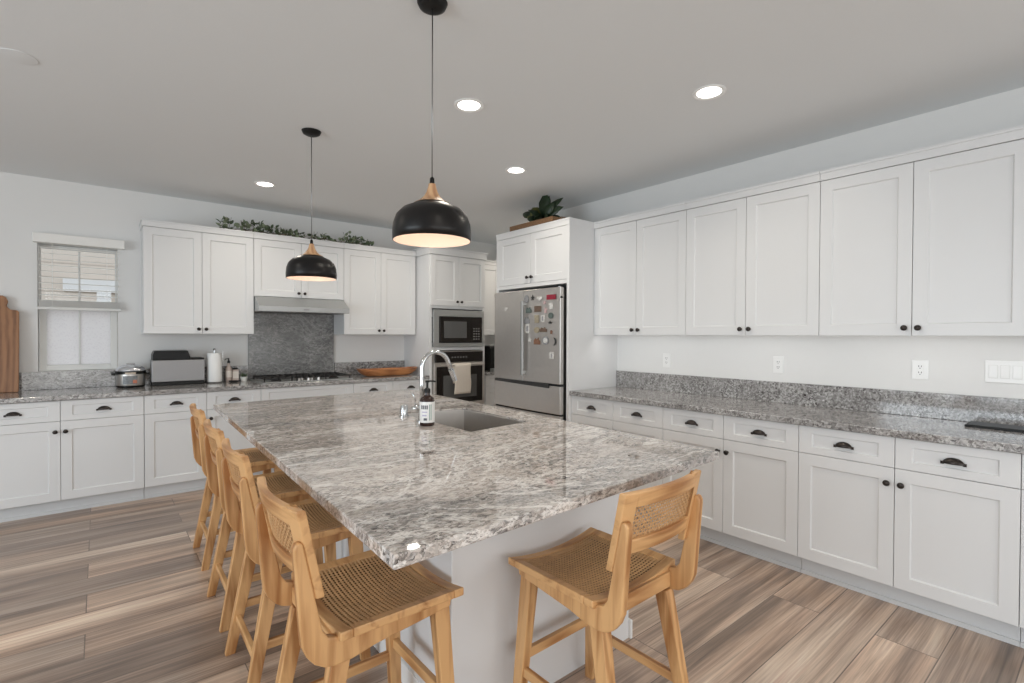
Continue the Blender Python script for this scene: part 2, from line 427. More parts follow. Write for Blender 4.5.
# kitchen window
def window_unit():
    fr = B()
    yf = YW + 0.055
    fx0, fx1 = wx0 + .004, wx1 - .004
    def frame(z0, z1, t, y0, y1, tb=None):
        tb = tb or t
        box(fr, fx0, fx0 + t, y0, y1, z0, z1); box(fr, fx1 - t, fx1, y0, y1, z0, z1)
        box(fr, fx0 + t, fx1 - t, y0, y1, z0, z0 + tb); box(fr, fx0 + t, fx1 - t, y0, y1, z1 - tb, z1)
    frame(wz0 + .002, 1.655, 0.048, yf, yf + .05)
    frame(1.60, wz1 - .002, 0.012, yf + .052, yf + .08, 0.03)
    cx = (fx0 + fx1) / 2
    box(fr, cx - .006, cx + .006, yf + .012, yf + .035, wz0 + .05, 1.61)
    box(fr, cx - .007, cx + .007, yf + .058, yf + .074, 1.64, wz1 - .04)
    w = struct(obj('window_1', fr, 'vinyl', None, 0.002))
    struct(boxo('window_1_frosted_pane', (fx0 + .046, fx1 - .046, yf + .022, yf + .026, wz0 + .05, 1.61), 'frosted', w))
    struct(boxo('window_1_clear_pane', (fx0 + .034, fx1 - .034, yf + .064, yf + .068, 1.63, wz1 - .04), 'pane', w))
    return w
window_unit()
# unseen window openings added behind and beside the camera to carry the fill light
def opening(name, x0, x1, y0, y1, z0, z1, n):
    f = B(); p = B()
    if x1 - x0 > y1 - y0:
        ym = (y0 + y1) / 2
        box(f, x0, x1, y0, y1, z0, z0 + .06); box(f, x0, x1, y0, y1, z1 - .06, z1)
        for i in range(n + 1):
            xx = x0 + (x1 - x0 - .06) * i / n; box(f, xx, xx + .06, y0, y1, z0 + .06, z1 - .06)
        box(p, x0 + .03, x1 - .03, ym - .003, ym + .003, z0 + .03, z1 - .03)
    else:
        xm = (x0 + x1) / 2
        box(f, x0, x1, y0, y1, z0, z0 + .06); box(f, x0, x1, y0, y1, z1 - .06, z1)
        for i in range(n + 1):
            yy = y0 + (y1 - y0 - .06) * i / n; box(f, x0, x1, yy, yy + .06, z0 + .06, z1 - .06)
        box(p, xm - .003, xm + .003, y0 + .03, y1 - .03, z0 + .03, z1 - .03)
    w = struct(obj(name, f, 'trimw')); struct(obj(name + '_pane', p, 'pane', w))
opening('unseen_window_2', -2.2, 3.4, YN - .09, YN - .03, 0, 2.45, 4)
opening('unseen_window_3', XL - .09, XL - .03, -0.7, 3.1, 0.3, 2.4, 3)

# outside: paving and the neighbouring house
bm = B(); box(bm, -25, 25, -25, 25, -0.3, -0.2); struct(obj('ground', bm, 'ground'))
nh = thing('neighbour_house', 'beige lap-sided house with white window trim seen through the kitchen window', 'house', (0, 9.3, -0.2))
boxo('wall', (-4, 4, 0.05, 0.3, 0, 4.5), 'siding', nh)
bm = B()
box(bm, -.38, .9, -.0, .05, 2.18, 2.36); box(bm, -.02, .14, 0, .05, 0.9, 2.18); box(bm, -1.2, -.55, 0, .05, 0.9, 1.0)
obj('trim', bm, 'trimw', nh)
bm = B(); box(bm, .22, .62, .0, .05, 1.2, 2.02)
w = obj('window', bm, 'screen', nh)
bm = B()
for k in range(9): box(bm, .24, .60, -.012, -.004, 1.25 + k * .085, 1.29 + k * .085)
obj('louvre', bm, 'steel_lt', w)

# baseboards
for nm, d in (('baseboard_back', (XL, -1.3, YW - .014, YW, 0, .1)), ('baseboard_right', (XW - .014, XW, YN, -.72, 0, .1))):
    struct(boxo(nm, d, 'trimw'))

# ------------------------------------------------------------------ cabinets
def shaker(name, x0, x1, z0, z1, parent, rail=0.064, deep=0.009, m='white', label=None, rz_=None):
    """door or drawer front with a recessed flat panel; front face at y=0, looking to -y"""
    bm = B()
    t = DT - 0.001
    sl = 0.006
    k = 1 if rz_ is None else rz_ / rail
    def ring(a, y):
        b = a * k if a > .01 else a
        return [bm.verts.new((x, y, z)) for x, z in ((x0 + a, z0 + b), (x1 - a, z0 + b), (x1 - a, z1 - b), (x0 + a, z1 - b))]
    R = [ring(0, t), ring(0, 0.0015), ring(0.0015, 0), ring(rail, 0), ring(rail + sl, deep)]
    for a, b in zip(R, R[1:]):
        for i in range(4): bm.faces.new((a[i], a[(i + 1) % 4], b[(i + 1) % 4], b[i]))
    bm.faces.new(R[-1]); bm.faces.new(R[0][::-1])
    o = obj(name, bm, m, parent)
    if label: o['label'] = label
    return o

KNOB = None
def knob(parent, x, z):
    global KNOB
    if KNOB is None:
        bm = B()
        T = Matrix.Rotation(PI / 2, 4, 'X')
        lathe(bm, [(0.0, 0), (0.0085, 0), (0.0085, .002), (.005, .005), (.005, .013), (.012, .016), (.0155, .020), (.0155, .024), (.012, .028), (.0, .030)], 16, T)
        KNOB = obj('knob', bm, 'bronze', parent, smooth=True)
        o = KNOB
    else:
        o = KNOB.copy(); C.objects.link(o); o.parent = parent
    o.location = (x, 0, z)
    return o

PULL = None
def pull(parent, x, z):
    global PULL
    if PULL is None:
        bm = B()
        n, k = 16, 7
        W, H, D = .041, .029, .024
        def surf(s):
            rows = []
            for i in range(n + 1):
                a = PI * i / n
                row = []
                for j in range(k + 1):
                    b = (PI / 2) * j / k
                    # b=0 at the wall plane, 90 deg at the front bottom lip
                    row.append(bm.verts.new((-math.cos(a) * W * s, -math.sin(a) * math.sin(b) * D * s, math.sin(a) * math.cos(b) * H * s)))
                rows.append(row)
            return rows
        o1, o2 = surf(1.0), surf(.9)
        for S in (o1, o2):
            for i in range(n):
                for j in range(k): bm.faces.new((S[i][j], S[i + 1][j], S[i + 1][j + 1], S[i][j + 1]))
        for i in range(n): bm.faces.new((o1[i][k], o1[i + 1][k], o2[i + 1][k], o2[i][k]))
        for s in (-1, 1): box(bm, s * W - .007, s * W + .007, -.003, 0, -.006, .008)
        bmesh.ops.remove_doubles(bm, verts=bm.verts, dist=1e-5)
        PULL = obj('cup_pull', bm, 'bronze', parent, smooth=True)
        o = PULL
    else:
        o = PULL.copy(); C.objects.link(o); o.parent = parent
    o.location = (x, -0.0005, z - .014)
    return o

G = 0.0015
def base_cabinet(label, loc, rz, cells, depth=0.60, group=None, knobs=None, pulls=True, split=None, dlab=None, nodoor=False):
    """cells: x breaks of the fronts; knobs: which side of each door carries the knob ('L','R',None)"""
    w = cells[-1] - cells[0]
    root = thing('base_cabinet', label, 'cabinet', loc, rz, group)
    boxo('body', (cells[0] + .001, cells[-1] - .001, DT, depth, .106, CB - .001), 'white', root)
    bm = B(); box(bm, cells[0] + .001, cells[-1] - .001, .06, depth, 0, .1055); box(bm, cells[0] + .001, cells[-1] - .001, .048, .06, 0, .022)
    obj('toe_kick', bm, 'toekick', root)
    for i, (a, b) in enumerate(zip(cells, cells[1:])):
        dr = shaker('drawer', a + G, b - G, .7175, CB - .004, root, rail=.068, deep=.008, rz_=.040)
        if pulls: pull(dr, (a + b) / 2, .797)
        do = shaker('door', a + G, b - G, .108, .7145, root)
        kk = knobs[i] if knobs else None
        if kk: knob(do, (a + .030) if kk == 'L' else (b - .030), .637)
    return root

def upper_cabinet(label, loc, rz, cells, knobs, depth=0.327, z0=UB, group=None, crown=True, ends=(0, 0)):
    root = thing('wall_cabinet', label, 'cabinet', (loc[0], loc[1], z0), rz, group)
    bm = B(); box(bm, cells[0] + .001, cells[-1] - .001, DT, depth, .022, UD - z0)
    box(bm, cells[0] + .001, cells[0] + .018, DT, depth, 0, .0225); box(bm, cells[-1] - .018, cells[-1] - .001, DT, depth, 0, .0225)
    obj('body', bm, 'white', root)
    bm = B(); box(bm, cells[0] + .001 - ends[0], cells[-1] - .001 + ends[1], -.006, depth, UD - z0 + .001, UT - z0 - .014)
    box(bm, cells[0] + .001 - ends[0] * 1.6, cells[-1] - .001 + ends[1] * 1.6, -.014, depth, UT - z0 - .014, UT - z0)
    obj('crown_rail', bm, 'white', root)
    for i, (a, b) in enumerate(zip(cells, cells[1:])):
        do = shaker('door', a + G, b - G, .002, UD - z0 - .002, root)
        if knobs[i]: knob(do, (a + .030) if knobs[i] == 'L' else (b - .030), .045)
    return root

RZ = -PI / 2
RS = [3.017, 2.563, 2.109, 1.656, 1.201, 0.745, 0.290, -0.165, -0.62]
rl = ['beside the fridge', 'third from the fridge side panel, under the double outlet', 'nearest the camera under the switch plate', 'past the picture edge']
base_labels = ['white two-door base cabinet with drawers right beside the fridge panel',
               'white two-door base cabinet in the middle of the long right-hand run',
               'white two-door base cabinet nearest the camera, under the light switches',
               'white base cabinet at the cut-off near end of the right-hand run']
up_labels = ['white two-door wall cabinet against the fridge side panel',
             'white two-door wall cabinet in the middle of the right-hand wall',
             'tall white two-door wall cabinet nearest the camera, above the light switches',
             'white wall cabinet at the cut-off near end of the right-hand wall']
for i in range(4):
    y0 = RS[2 * i]; c = [0, y0 - RS[2 * i + 1], y0 - RS[2 * i + 2]]
    base_cabinet(base_labels[i], (XR, y0, 0), RZ, c, depth=XW - XR - .003, group='base cabinets on the right wall', knobs=['R', 'L'])
    upper_cabinet(up_labels[i], (XU, y0), RZ, c, ['R', 'L'], group='wall cabinets on the right wall', depth=XW - XU)

# back run base cabinets
dpt = YW - YB - .003
bx = [(-1.27, -.75), (-.75, -.23, .288), (.289, .739, 1.18), (1.181, 2.074), (2.075, 2.526, 2.976)]
blab = ['white base cabinet at the far left end under the paddle board',
        'white two-door base cabinet below the window',
        'white two-door base cabinet between the window cabinet and the cooktop',
        'white base cabinet with a plain drawer front under the cooktop',
        'white two-drawer base cabinet between cooktop and wall oven']
for k, cells in enumerate(bx):
    c = [x - cells[0] for x in cells]
    kn = {1: ['R', 'L'], 0: ['L'], 2: ['R', 'L'], 3: [None], 4: ['R', 'L']}[k]
    base_cabinet(blab[k], (cells[0], YB, 0), 0, c, depth=dpt, group='base cabinets on the back wall', knobs=kn, pulls=(k != 3))
upper_cabinet('white two-door wall cabinet beside the window, above the bread machine', (.303, YU), 0, [0, .443, .880], ['R', 'L'], depth=YW - YU, group='wall cabinets on the back wall', ends=(.008, 0))
upper_cabinet('short white two-door wall cabinet above the range hood', (1.184, YU), 0, [0, .450, .899], ['R', 'L'], z0=1.765, depth=YW - YU, group='wall cabinets on the back wall')
upper_cabinet('white two-door wall cabinet between range hood and oven tower', (2.084, YU), 0, [0, .433, .878], ['R', 'L'], depth=YW - YU, group='wall cabinets on the back wall')

# oven tower
ot = thing('oven_tower', 'tall white cabinet tower holding the microwave and wall oven', 'cabinet', (2.978, 5.14, 0))
W0, D0 = .80, YW - 5.14
bm = B()
box(bm, 0, .036, DT, D0, .106, UD); box(bm, W0 - .036, W0, DT, D0, .106, UD)
box(bm, .036, W0 - .036, DT, D0, 1.70, UD); box(bm, .036, W0 - .036, DT, D0, 1.205, 1.24); box(bm, .036, W0 - .036, DT, D0, .106, .44)
box(bm, .036, W0 - .036, D0 - .02, D0, .44, 1.70)
obj('body', bm, 'white', ot)
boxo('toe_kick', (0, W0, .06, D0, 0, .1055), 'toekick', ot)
bm = B(); box(bm, -.012, W0 + .012, -.010, D0, UD + .001, UT + .018); box(bm, -.02, W0 + .02, -.02, D0, UT + .018, UT + .032)
obj('crown_rail', bm, 'white', ot)
for a, b, s in ((.012, W0 / 2 - G, 'R'), (W0 / 2 + G, W0 - .012, 'L')):
    d = shaker('door', a, b, 1.735, UD - .002, ot); knob(d, (a + .030) if s == 'L' else (b - .030), 1.785)
d = shaker('drawer', .012, W0 - .012, .110, .43, ot); pull(d, W0 / 2, .28)

mw = thing('microwave', 'built-in black microwave in a wide steel trim frame above the wall oven', 'microwave', (3.018, 5.14, 1.245))
bm = B()
box(bm, 0, .724, -.012, .012, 0, .046); box(bm, 0, .724, -.012, .012, .362, .44); box(bm, 0, .076, -.012, .012, .046, .362); box(bm, .694, .724, -.012, .012, .046, .362)
obj('trim_frame', bm, 'steel_lt', mw, .002)
boxo('body', (.078, .692, 0, .42, .048, .360), 'black', mw)
dr = boxo('door', (.080, .520, -.022, -.001, .050, .358), 'black_gloss', mw, .002)
boxo('door_window', (.135, .46, -.0235, -.0222, .105, .305), 'screen', dr)
cp = boxo('control_panel', (.523, .690, -.022, -.001, .050, .358), 'black_gloss', mw, .002)
bm = B()
for r in range(5):
    for q in range(3): box(bm, .555 + q * .036, .580 + q * .036, -.0235, -.0222, .085 + r * .032, .100 + r * .032)
obj('button_pad', bm, 'steel_dk', cp)

ov = thing('wall_oven', 'black glass wall oven with steel surround under the microwave', 'oven', (3.020, 5.14, .455))
boxo('body', (.0, .72, 0.001, .5, 0, .74), 'steel', ov)
boxo('control_panel', (.02, .70, -.022, 0, .605, .73), 'black_gloss', ov, .002)
bm = B()
for q in range(6): box(bm, .24 + q * .04, .262 + q * .04, -.0235, -.0221, .655, .675)
obj('display', bm, 'screen', ov)
dr = boxo('door', (0, .72, -.028, 0, .03, .595), 'steel', ov, .003)
gl = boxo('door_glass', (.03, .69, -.030, -.0282, .12, .555), 'black_gloss', dr, .001)
boxo('inner_window', (.12, .60, -.0308, -.0302, .18, .45), 'screen', gl)
bm = B(); tube(bm, [(.05, -.075, .575), (.67, -.075, .575)], .011, 14)
for x in (.08, .64): tube(bm, [(x, -.028, .575), (x, -.075, .575)], .008, 10)
autosmooth(obj('handle', bm, 'steel', dr))

def towel(name, x0, x1, y, ztop, drop_f, drop_b, label):
    bm = B()
    n, prof = 14, []
    for k in range(15): prof.append((-.017 - .006 * (k / 14), -drop_f + drop_f * k / 14))
    for k in range(1, 8):
        a = PI * k / 8; prof.append((-.017 * math.cos(a), .017 * math.sin(a)))
    for k in range(9): prof.append((.017, -drop_b * k / 8))
    rows = []
    for i in range(n + 1):
        x = x0 + (x1 - x0) * i / n
        w = [.004 * math.sin(i * 1.3) * min(1, max(0, -z / .1)) for _, z in prof]
        rows.append([bm.verts.new((x + .006 * math.sin(zz * 20) * (1 if i in (0, n) else 0), y + yy - abs(w[j]) * (1 if yy < 0 else -.5), ztop + zz)) for j, (yy, zz) in enumerate(prof)])
    for a, b in zip(rows, rows[1:]):
        for j in range(len(prof) - 1): bm.faces.new((a[j], a[j + 1], b[j + 1], b[j]))
    o = obj(name, bm, 'cloth', None, smooth=True)
    s = o.modifiers.new('solid', 'SOLIDIFY'); s.thickness = .004; s.offset = 1
    return tag(o, label, 'towel')
towel('dish_towel', 3.255, 3.485, 5.14 - .075, 1.030, .345, .22, 'cream dish towel hanging over the oven handle')

# ------------------------------------------------------------------ fridge cabinet and fridge
FY0, FY1 = 4.033, 3.018
fc = thing('fridge_surround', 'white tall surround with two-door cabinet built around the fridge', 'cabinet', (3.10, FY0, 0), RZ)
FW = FY0 - FY1; FD = XW - 3.10
boxo('side_panel', (0, .036, 0, FD, 0, UD), 'white', fc)
boxo('side_panel', (FW - .030, FW, 0, FD, 0, UD), 'white', fc)
bm = B(); box(bm, .037, FW - .031, DT, FD, 1.835, UD); box(bm, .037, FW - .031, 0, DT, 1.835, 1.868)
obj('body', bm, 'white', fc)
bm = B(); box(bm, 0, FW, -.003, FD, UD + .0005, UT - .012); box(bm, -.004, FW + .002, -.007, FD, UT - .012, UT + .002)
obj('crown_rail', bm, 'white', fc)
mid = (.037 + FW - .031) / 2
for a, b, s in ((.034, mid - G, 'R'), (mid + G, FW - .028, 'L')):
    d = shaker('door', a, b, 1.871, UD - .002, fc); knob(d, (a + .028) if s == 'L' else (b - .028), 1.925)
    d.location.y = 0.0

fr = thing('refrigerator', 'stainless french-door fridge with two lower drawers, covered in magnets', 'refrigerator', (3.030, 3.990, 0), RZ)
RW = .925
boxo('body', (.012, RW - .012, .06, .62, .03, 1.79), 'steel_dk', fr, .004)
c = .455
def fdoor(name, x0, x1, z0, z1, parent=fr):
    bm = B()
    n = 10
    pts = []
    for i in range(n + 1):
        x = x0 + (x1 - x0) * i / n
        pts.append((x, 0.012 * ((x - RW / 2) / (RW / 2)) ** 2 - 0.0))
    pts += [(x1, .055), (x0, .055)]
    prism(bm, pts, z0, z1, 'XY')
    return obj(name, bm, 'steel', parent, .004)
dl = fdoor('door', 0, c - .002, .965, 1.80)
dr_ = fdoor('door', c + .002, RW, .965, 1.80)
d3 = fdoor('drawer', 0, RW, .705, .945)
d4 = fdoor('drawer', 0, RW, .06, .690)
boxo('toe_grille', (.02, RW - .02, .02, .06, 0.0, .055), 'black', fr)
boxo('dark_gap_filler', (.004, RW - .004, .026, .058, .62, .97), 'gap', fr)  # dark filler set behind the door and drawer gaps so they read black
bm = B(); box(bm, c + .012, c + .036, -.045, -.025, 1.02, 1.70); box(bm, c + .014, c + .034, -.026, .004, 1.03, 1.06); box(bm, c + .014, c + .034, -.026, .004, 1.66, 1.69)
obj('handle', bm, 'steel_lt', dr_, .004)
bm = B(); box(bm, c - .024, c - .004, -.016, .002, 1.02, 1.70)
obj('handle', bm, 'gap', dl, .003)  # dark strip standing in for the black gap between the doors
bm = B(); prism(bm, [(.03, .965), (.80, .965), (.80, .925), (.03, .942)], -.006, .004, 'XZ')
obj('handle', bm, 'gap', d3, .002)
bm = B()
for xx in (.06, RW - .06): tube(bm, [(xx, .06, 1.79), (xx, .06, 1.81)], .02, 12)
obj('hinge_cap', bm, 'steel_dk', fr)

# magnets on the fridge: (y, z, w, h, shape, colour, label)
MC = dict(red=(.25, .01, .03), black=(.02, .02, .02), white=(.6, .59, .57), brown=(.13, .085, .06), grey=(.25, .25, .26), tan=(.30, .26, .19), teal=(.10, .13, .12), orange=(.20, .10, .06), pink=(.5, .36, .36), moss=(.10, .14, .07))
for k_, v_ in MC.items(): M['mag_' + k_] = mat('magnet_' + k_, v_, .45, var=.5, bscale=70)
mags = [
 (527, 299, 5, 8, 'oval', 'grey', 'grey oval magnet at the top of the fridge door beside the handle'),
 (533, 298, 4, 6, 'star', 'black', 'black figure-shaped magnet in the top row on the fridge'),
 (540, 298.5, 6, 5, 'heart', 'white', 'white heart-shaped magnet in the top row on the fridge'),
 (551, 297, 9, 5, 'rect', 'red', 'dark red rectangular magnet in the top row on the fridge'),
 (561, 297, 2.2, 2.4, 'round', 'black', 'tiny black round magnet near the fridge door outer edge'),
 (551, 306, 3.2, 6, 'rect', 'white', 'pale upright magnet below the red one on the fridge'),
 (544.5, 302.5, 2.5, 3.5, 'oval', 'pink', 'small pink magnet between the white heart and the pale upright one'),
 (529, 310, 6, 6, 'house', 'teal', 'teal house-shaped magnet in the second row beside the handle'),
 (538, 309, 7, 6, 'rect', 'brown', 'brown picture magnet in the second row on the fridge'),
 (545.5, 310, 4, 6, 'figure', 'pink', 'pink figure magnet right of the brown picture magnet'),
 (527.5, 320, 6, 7, 'house', 'grey', 'grey building-shaped magnet in the third row beside the handle'),
 (537, 319, 4.5, 8, 'rect', 'tan', 'tan upright magnet in the middle of the fridge door'),
 (543, 318.5, 3.6, 7, 'rect', 'white', 'white tall card magnet with a dark mark in the middle of the fridge door'),
 (550.5, 315.5, 5, 6, 'round', 'teal', 'round dark teal magnet right of the white card magnet'),
 (550, 322.5, 5, 3.5, 'star', 'black', 'small black star magnet under the round teal one'),
 (528, 328.5, 4, 9, 'rect', 'white', 'white bordered tall magnet with grey centre beside the handle'),
 (537, 330, 6, 6, 'oval', 'tan', 'yellowish oval magnet in the fourth row on the fridge'),
 (543.5, 329.5, 7, 5, 'house', 'brown', 'brown skyline magnet in the fourth row on the fridge'),
 (551, 332, 3, 4, 'figure', 'orange', 'small rust figure magnet above the crescent magnet'),
 (530, 340, 4.5, 5, 'star', 'white', 'white star-like magnet at the left of the bottom row'),
 (537.2, 341, 6.5, 7, 'house', 'orange', 'rust and cream magnet in the bottom row of the cluster'),
 (545.5, 340.5, 6.8, 8.5, 'ring', 'grey', 'round grey rimmed magnet in the bottom row of the cluster'),
 (553.5, 341.5, 5, 8, 'moon', 'black', 'black crescent-shaped magnet at the end of the bottom row'),
 (551.5, 355.5, 4.2, 6.5, 'tag', 'white', 'white square magnet with a dark figure, alone below the others'),
 (506, 309, 4, 4, 'heart', 'white', 'small white magnet alone on the plain fridge door'),
]
def shape_pts(s, w, h):
    def ell(n, f=1.0): return [(w / 2 * f * math.cos(2 * PI * i / n), h / 2 * f * math.sin(2 * PI * i / n)) for i in range(n)]
    if s in ('oval', 'round', 'ring'): return ell(20)
    if s == 'heart': return [(w / 2 * .98 * (math.sin(t) ** 3), h / 2 * (13 * math.cos(t) - 5 * math.cos(2 * t) - 2 * math.cos(3 * t) - math.cos(4 * t)) / 16) for t in [2 * PI * i / 24 for i in range(24)]]
    if s == 'star': return [(w / 2 * (1 if i % 2 == 0 else .5) * math.sin(2 * PI * i / 10), h / 2 * (1 if i % 2 == 0 else .5) * math.cos(2 * PI * i / 10)) for i in range(10)]
    if s == 'house': return [(-w / 2, -h / 2), (w / 2, -h / 2), (w / 2, h * .1), (w * .3, h * .1), (w * .25, h / 2), (0, h * .2), (-w * .25, h * .42), (-w / 2, h * .05)]
    if s == 'figure': return [(-w * .3, -h / 2), (w * .35, -h / 2), (w * .2, -h * .05), (w / 2, 0), (w * .45, h * .15), (w * .15, h * .2), (w * .22, h * .4), (0, h / 2), (-w * .2, h * .38), (-w * .15, h * .2), (-w / 2, h * .12), (-w * .2, 0)]
    if s == 'moon':
        o_ = [(w / 2 * math.cos(a), h / 2 * math.sin(a)) for a in [PI * (-.62 + 1.24 * i / 14) for i in range(15)]]
        i_ = [(w / 2 * .55 * math.cos(a) - w * .06, h / 2 * .85 * math.sin(a)) for a in [PI * (.55 - 1.1 * i / 12) for i in range(13)]]
        return o_ + i_
    return [(-w / 2, -h / 2), (w / 2, -h / 2), (w / 2, h / 2), (-w / 2, h / 2)]
def on_x(u, v, X):
    d = fw + rt * ((u - 512) / F_PX) - up * ((v - 341.5) / F_PX)
    t = X / d.x
    return Vector((X, d.y * t, EYE + d.z * t)), t
for (u, v, wp, hp, s, col, lab) in mags:
    p, t = on_x(u, v, 3.033)
    w = wp * .0125; h = hp * t / F_PX
    xl = 3.990 - p.y
    ys = .012 * ((xl - RW / 2) / (RW / 2)) ** 2
    bm = B(); prism(bm, shape_pts(s, w, h), -.0045, .0, 'XZ')
    rich = s in ('ring', 'tag') or (s == 'rect' and col == 'white' and hp > 6.5)
    T = Matrix.Translation((3.030 + ys - .001, p.y, p.z)) @ Matrix.Rotation(RZ, 4, 'Z')
    if rich:
        r = thing('fridge_magnet', lab, 'magnet', T.translation, RZ, 'magnets on the fridge doors')
        obj('plate', bm, 'mag_' + col, r, .0008)
        b2 = B(); f_ = .62 if s == 'ring' else .5
        prism(b2, shape_pts('figure' if s == 'tag' else s, w * f_, h * .62), -.0056, -.0044, 'XZ')
        obj('picture', b2, 'mag_white' if s == 'ring' else 'mag_grey', r)
    else:
        o = obj('fridge_magnet', bm, 'mag_' + col, None, .0008)
        o.location = T.translation; o.rotation_euler = (0, 0, RZ)
        tag(o, lab, 'magnet', 'magnets on the fridge doors')

# corner beyond the oven tower
base_cabinet('white base cabinet in the far corner between oven tower and fridge', (3.800, YB, 0), 0, [0, .45, .90], depth=dpt, group='base cabinets on the back wall', knobs=['R', 'L'])
upper_cabinet('white wall cabinet in the far corner, half hidden by the fridge surround', (3.800, YU), 0, [0, .45, .90], ['R', 'L'], depth=YW - YU, group='wall cabinets on the back wall')
tag(boxo('countertop', (3.800, 4.72, YC, YW - .001, CB, CT), 'granite_perim', None, .003), 'short granite counter in the far corner beyond the oven tower', 'countertop')
cm = thing('coffee_maker', 'tall black appliance in the far corner between oven tower and fridge', 'appliance', (3.97, 5.30, CT + .001))
bm = B(); prism(bm, [(0, 0), (.24, 0), (.24, .30), (.20, .325), (.03, .325), (0, .30)], 0, .25, 'YZ'); obj('body', bm, 'black', cm, .006)
boxo('drip_tray', (0, .25, -.08, -.001, 0, .035), 'steel_lt', cm, .004)
boxo('top_trim', (.01, .24, .02, .2, .3255, .34), 'steel_lt', cm, .003)

# ------------------------------------------------------------------ countertops and splashbacks
def slab(name, quad, z0, z1, m, label, hole=None, cat='countertop', bev=.004):
    bm = B()
    if hole is None:
        hexa(bm, [(x, y, z0) for x, y in quad], [(x, y, z1) for x, y in quad])
    else:
        O0 = [bm.verts.new((x, y, z0)) for x, y in quad]; O1 = [bm.verts.new((x, y, z1)) for x, y in quad]
        I0 = [bm.verts.new((x, y, z0)) for x, y in hole]; I1 = [bm.verts.new((x, y, z1)) for x, y in hole]
        for i in range(4):
            j = (i + 1) % 4
            bm.faces.new((O0[i], O0[j], O1[j], O1[i])); bm.faces.new((I0[j], I0[i], I1[i], I1[j]))
            bm.faces.new((O1[i], O1[j], I1[j], I1[i])); bm.faces.new((O0[j], O0[i], I0[i], I0[j]))
    o = obj(name, bm, m, None, bev)
    return tag(o, label, cat)
slab('countertop', [(XC, -.62), (XW - .001, -.62), (XW - .001, 3.0165), (XC, 3.0165)], CB, CT, 'granite_perim', 'long granite worktop running along the right-hand wall')
slab('countertop', [(-1.27, YC), (2.976, YC), (2.976, YW - .001), (-1.27, YW - .001)], CB, CT, 'granite_perim', 'granite worktop along the back wall under the window')
def bsplash(d, label, m='granite_perim'):
    return tag(boxo('backsplash', d, m, None, .002), label, 'backsplash')
bsplash((XW - .0205, XW - .0005, -.62, 3.0165, CT + .0005, 1.061), 'low granite upstand along the right-hand wall')
bsplash((-1.27, 1.196, YW - .0205, YW - .0005, CT + .0005, 1.064), 'low granite upstand on the back wall under the window')
bsplash((2.094, 2.976, YW - .0205, YW - .0005, CT + .0005, 1.064), 'low granite upstand behind the wooden dough bowl')
bsplash((1.197, 2.093, YW - .0225, YW - .0005, CT + .0005, 1.386), 'tall dark granite slab behind the cooktop', 'granite_slab')
bs = bpy.data.objects['backsplash.003']
bm = B(); prism(bm, [(1.197, CT + .0005), (2.093, CT + .0005), (2.093, 1.755), (1.186, 1.755), (1.186, 1.386), (1.186, 1.3), (1.15, 1.3), (1.15, CT + .0005)][:4] + [(1.197, 1.755)][:0], YW - .0225, YW - .0005, 'XZ')
bm.free()
bm = B(); box(bm, 1.197, 2.083, YW - .0225, YW - .0005, CT + .0005, 1.755)
bm.to_mesh(bs.data); bm.free()

# ------------------------------------------------------------------ range hood, cooktop
rh = thing('range_hood', 'slim stainless under-cabinet range hood above the cooktop', 'range hood', (1.188, 5.285, 1.612))
bm = B(); prism(bm, [(0, 0), (.474, 0), (.474, .150), (.165, .150), (0, .052)], 0, .890, 'YZ'); obj('canopy', bm, 'steel_lt', rh, .003)
bm = B(); box(bm, .42, .47, -.002, .0, .02, .032); obj('control_strip', bm, 'steel_dk', rh)
bm = B()
for k in range(14): box(bm, .05 + k * .057, .085 + k * .057, .06, .40, -.004, 0)
obj('filter', bm, 'steel_dk', rh)

ck = thing('gas_cooktop', 'gas cooktop with black cast-iron grates set in the back counter', 'cooktop', (1.20, 5.215, CT + .0005))
boxo('burner_tray', (0, .89, 0, .50, 0, .010), 'steel_lt', ck, .003)
bp_ = [(.16, .13), (.16, .37), (.445, .30), (.73, .13), (.73, .37)]
for x, y in bp_:
    bm = B(); lathe(bm, [(0, .010), (.048, .010), (.048, .020), (.034, .024), (.034, .030), (0, .031)], 20, Matrix.Translation((x, y, 0)))
    autosmooth(obj('burner', bm, 'black_iron', ck))
for x0 in (.02, .325, .605):
    w = .265 if x0 != .325 else .24
    bm = B()
    for yy in (.02, .235, .455): box(bm, x0, x0 + w, yy, yy + .014, .036, .050)
    for q in range(5):
        xx = x0 + (w - .012) * q / 4; box(bm, xx, xx + .012, .02, .469, .036, .050)
    for xx in (x0, x0 + w - .014):
        for yy in (.02, .455): box(bm, xx, xx + .014, yy, yy + .014, .010, .037)
    obj('grate', bm, 'black_iron', ck, .002)
for k in range(5):
    bm = B(); lathe(bm, [(0, .010), (.021, .010), (.019, .034), (0, .036)], 18, Matrix.Translation((.345 + k * .05, .10 if k % 2 else .04, 0)))
    k_ = obj('knob', bm, 'steel', ck); autosmooth(k_)

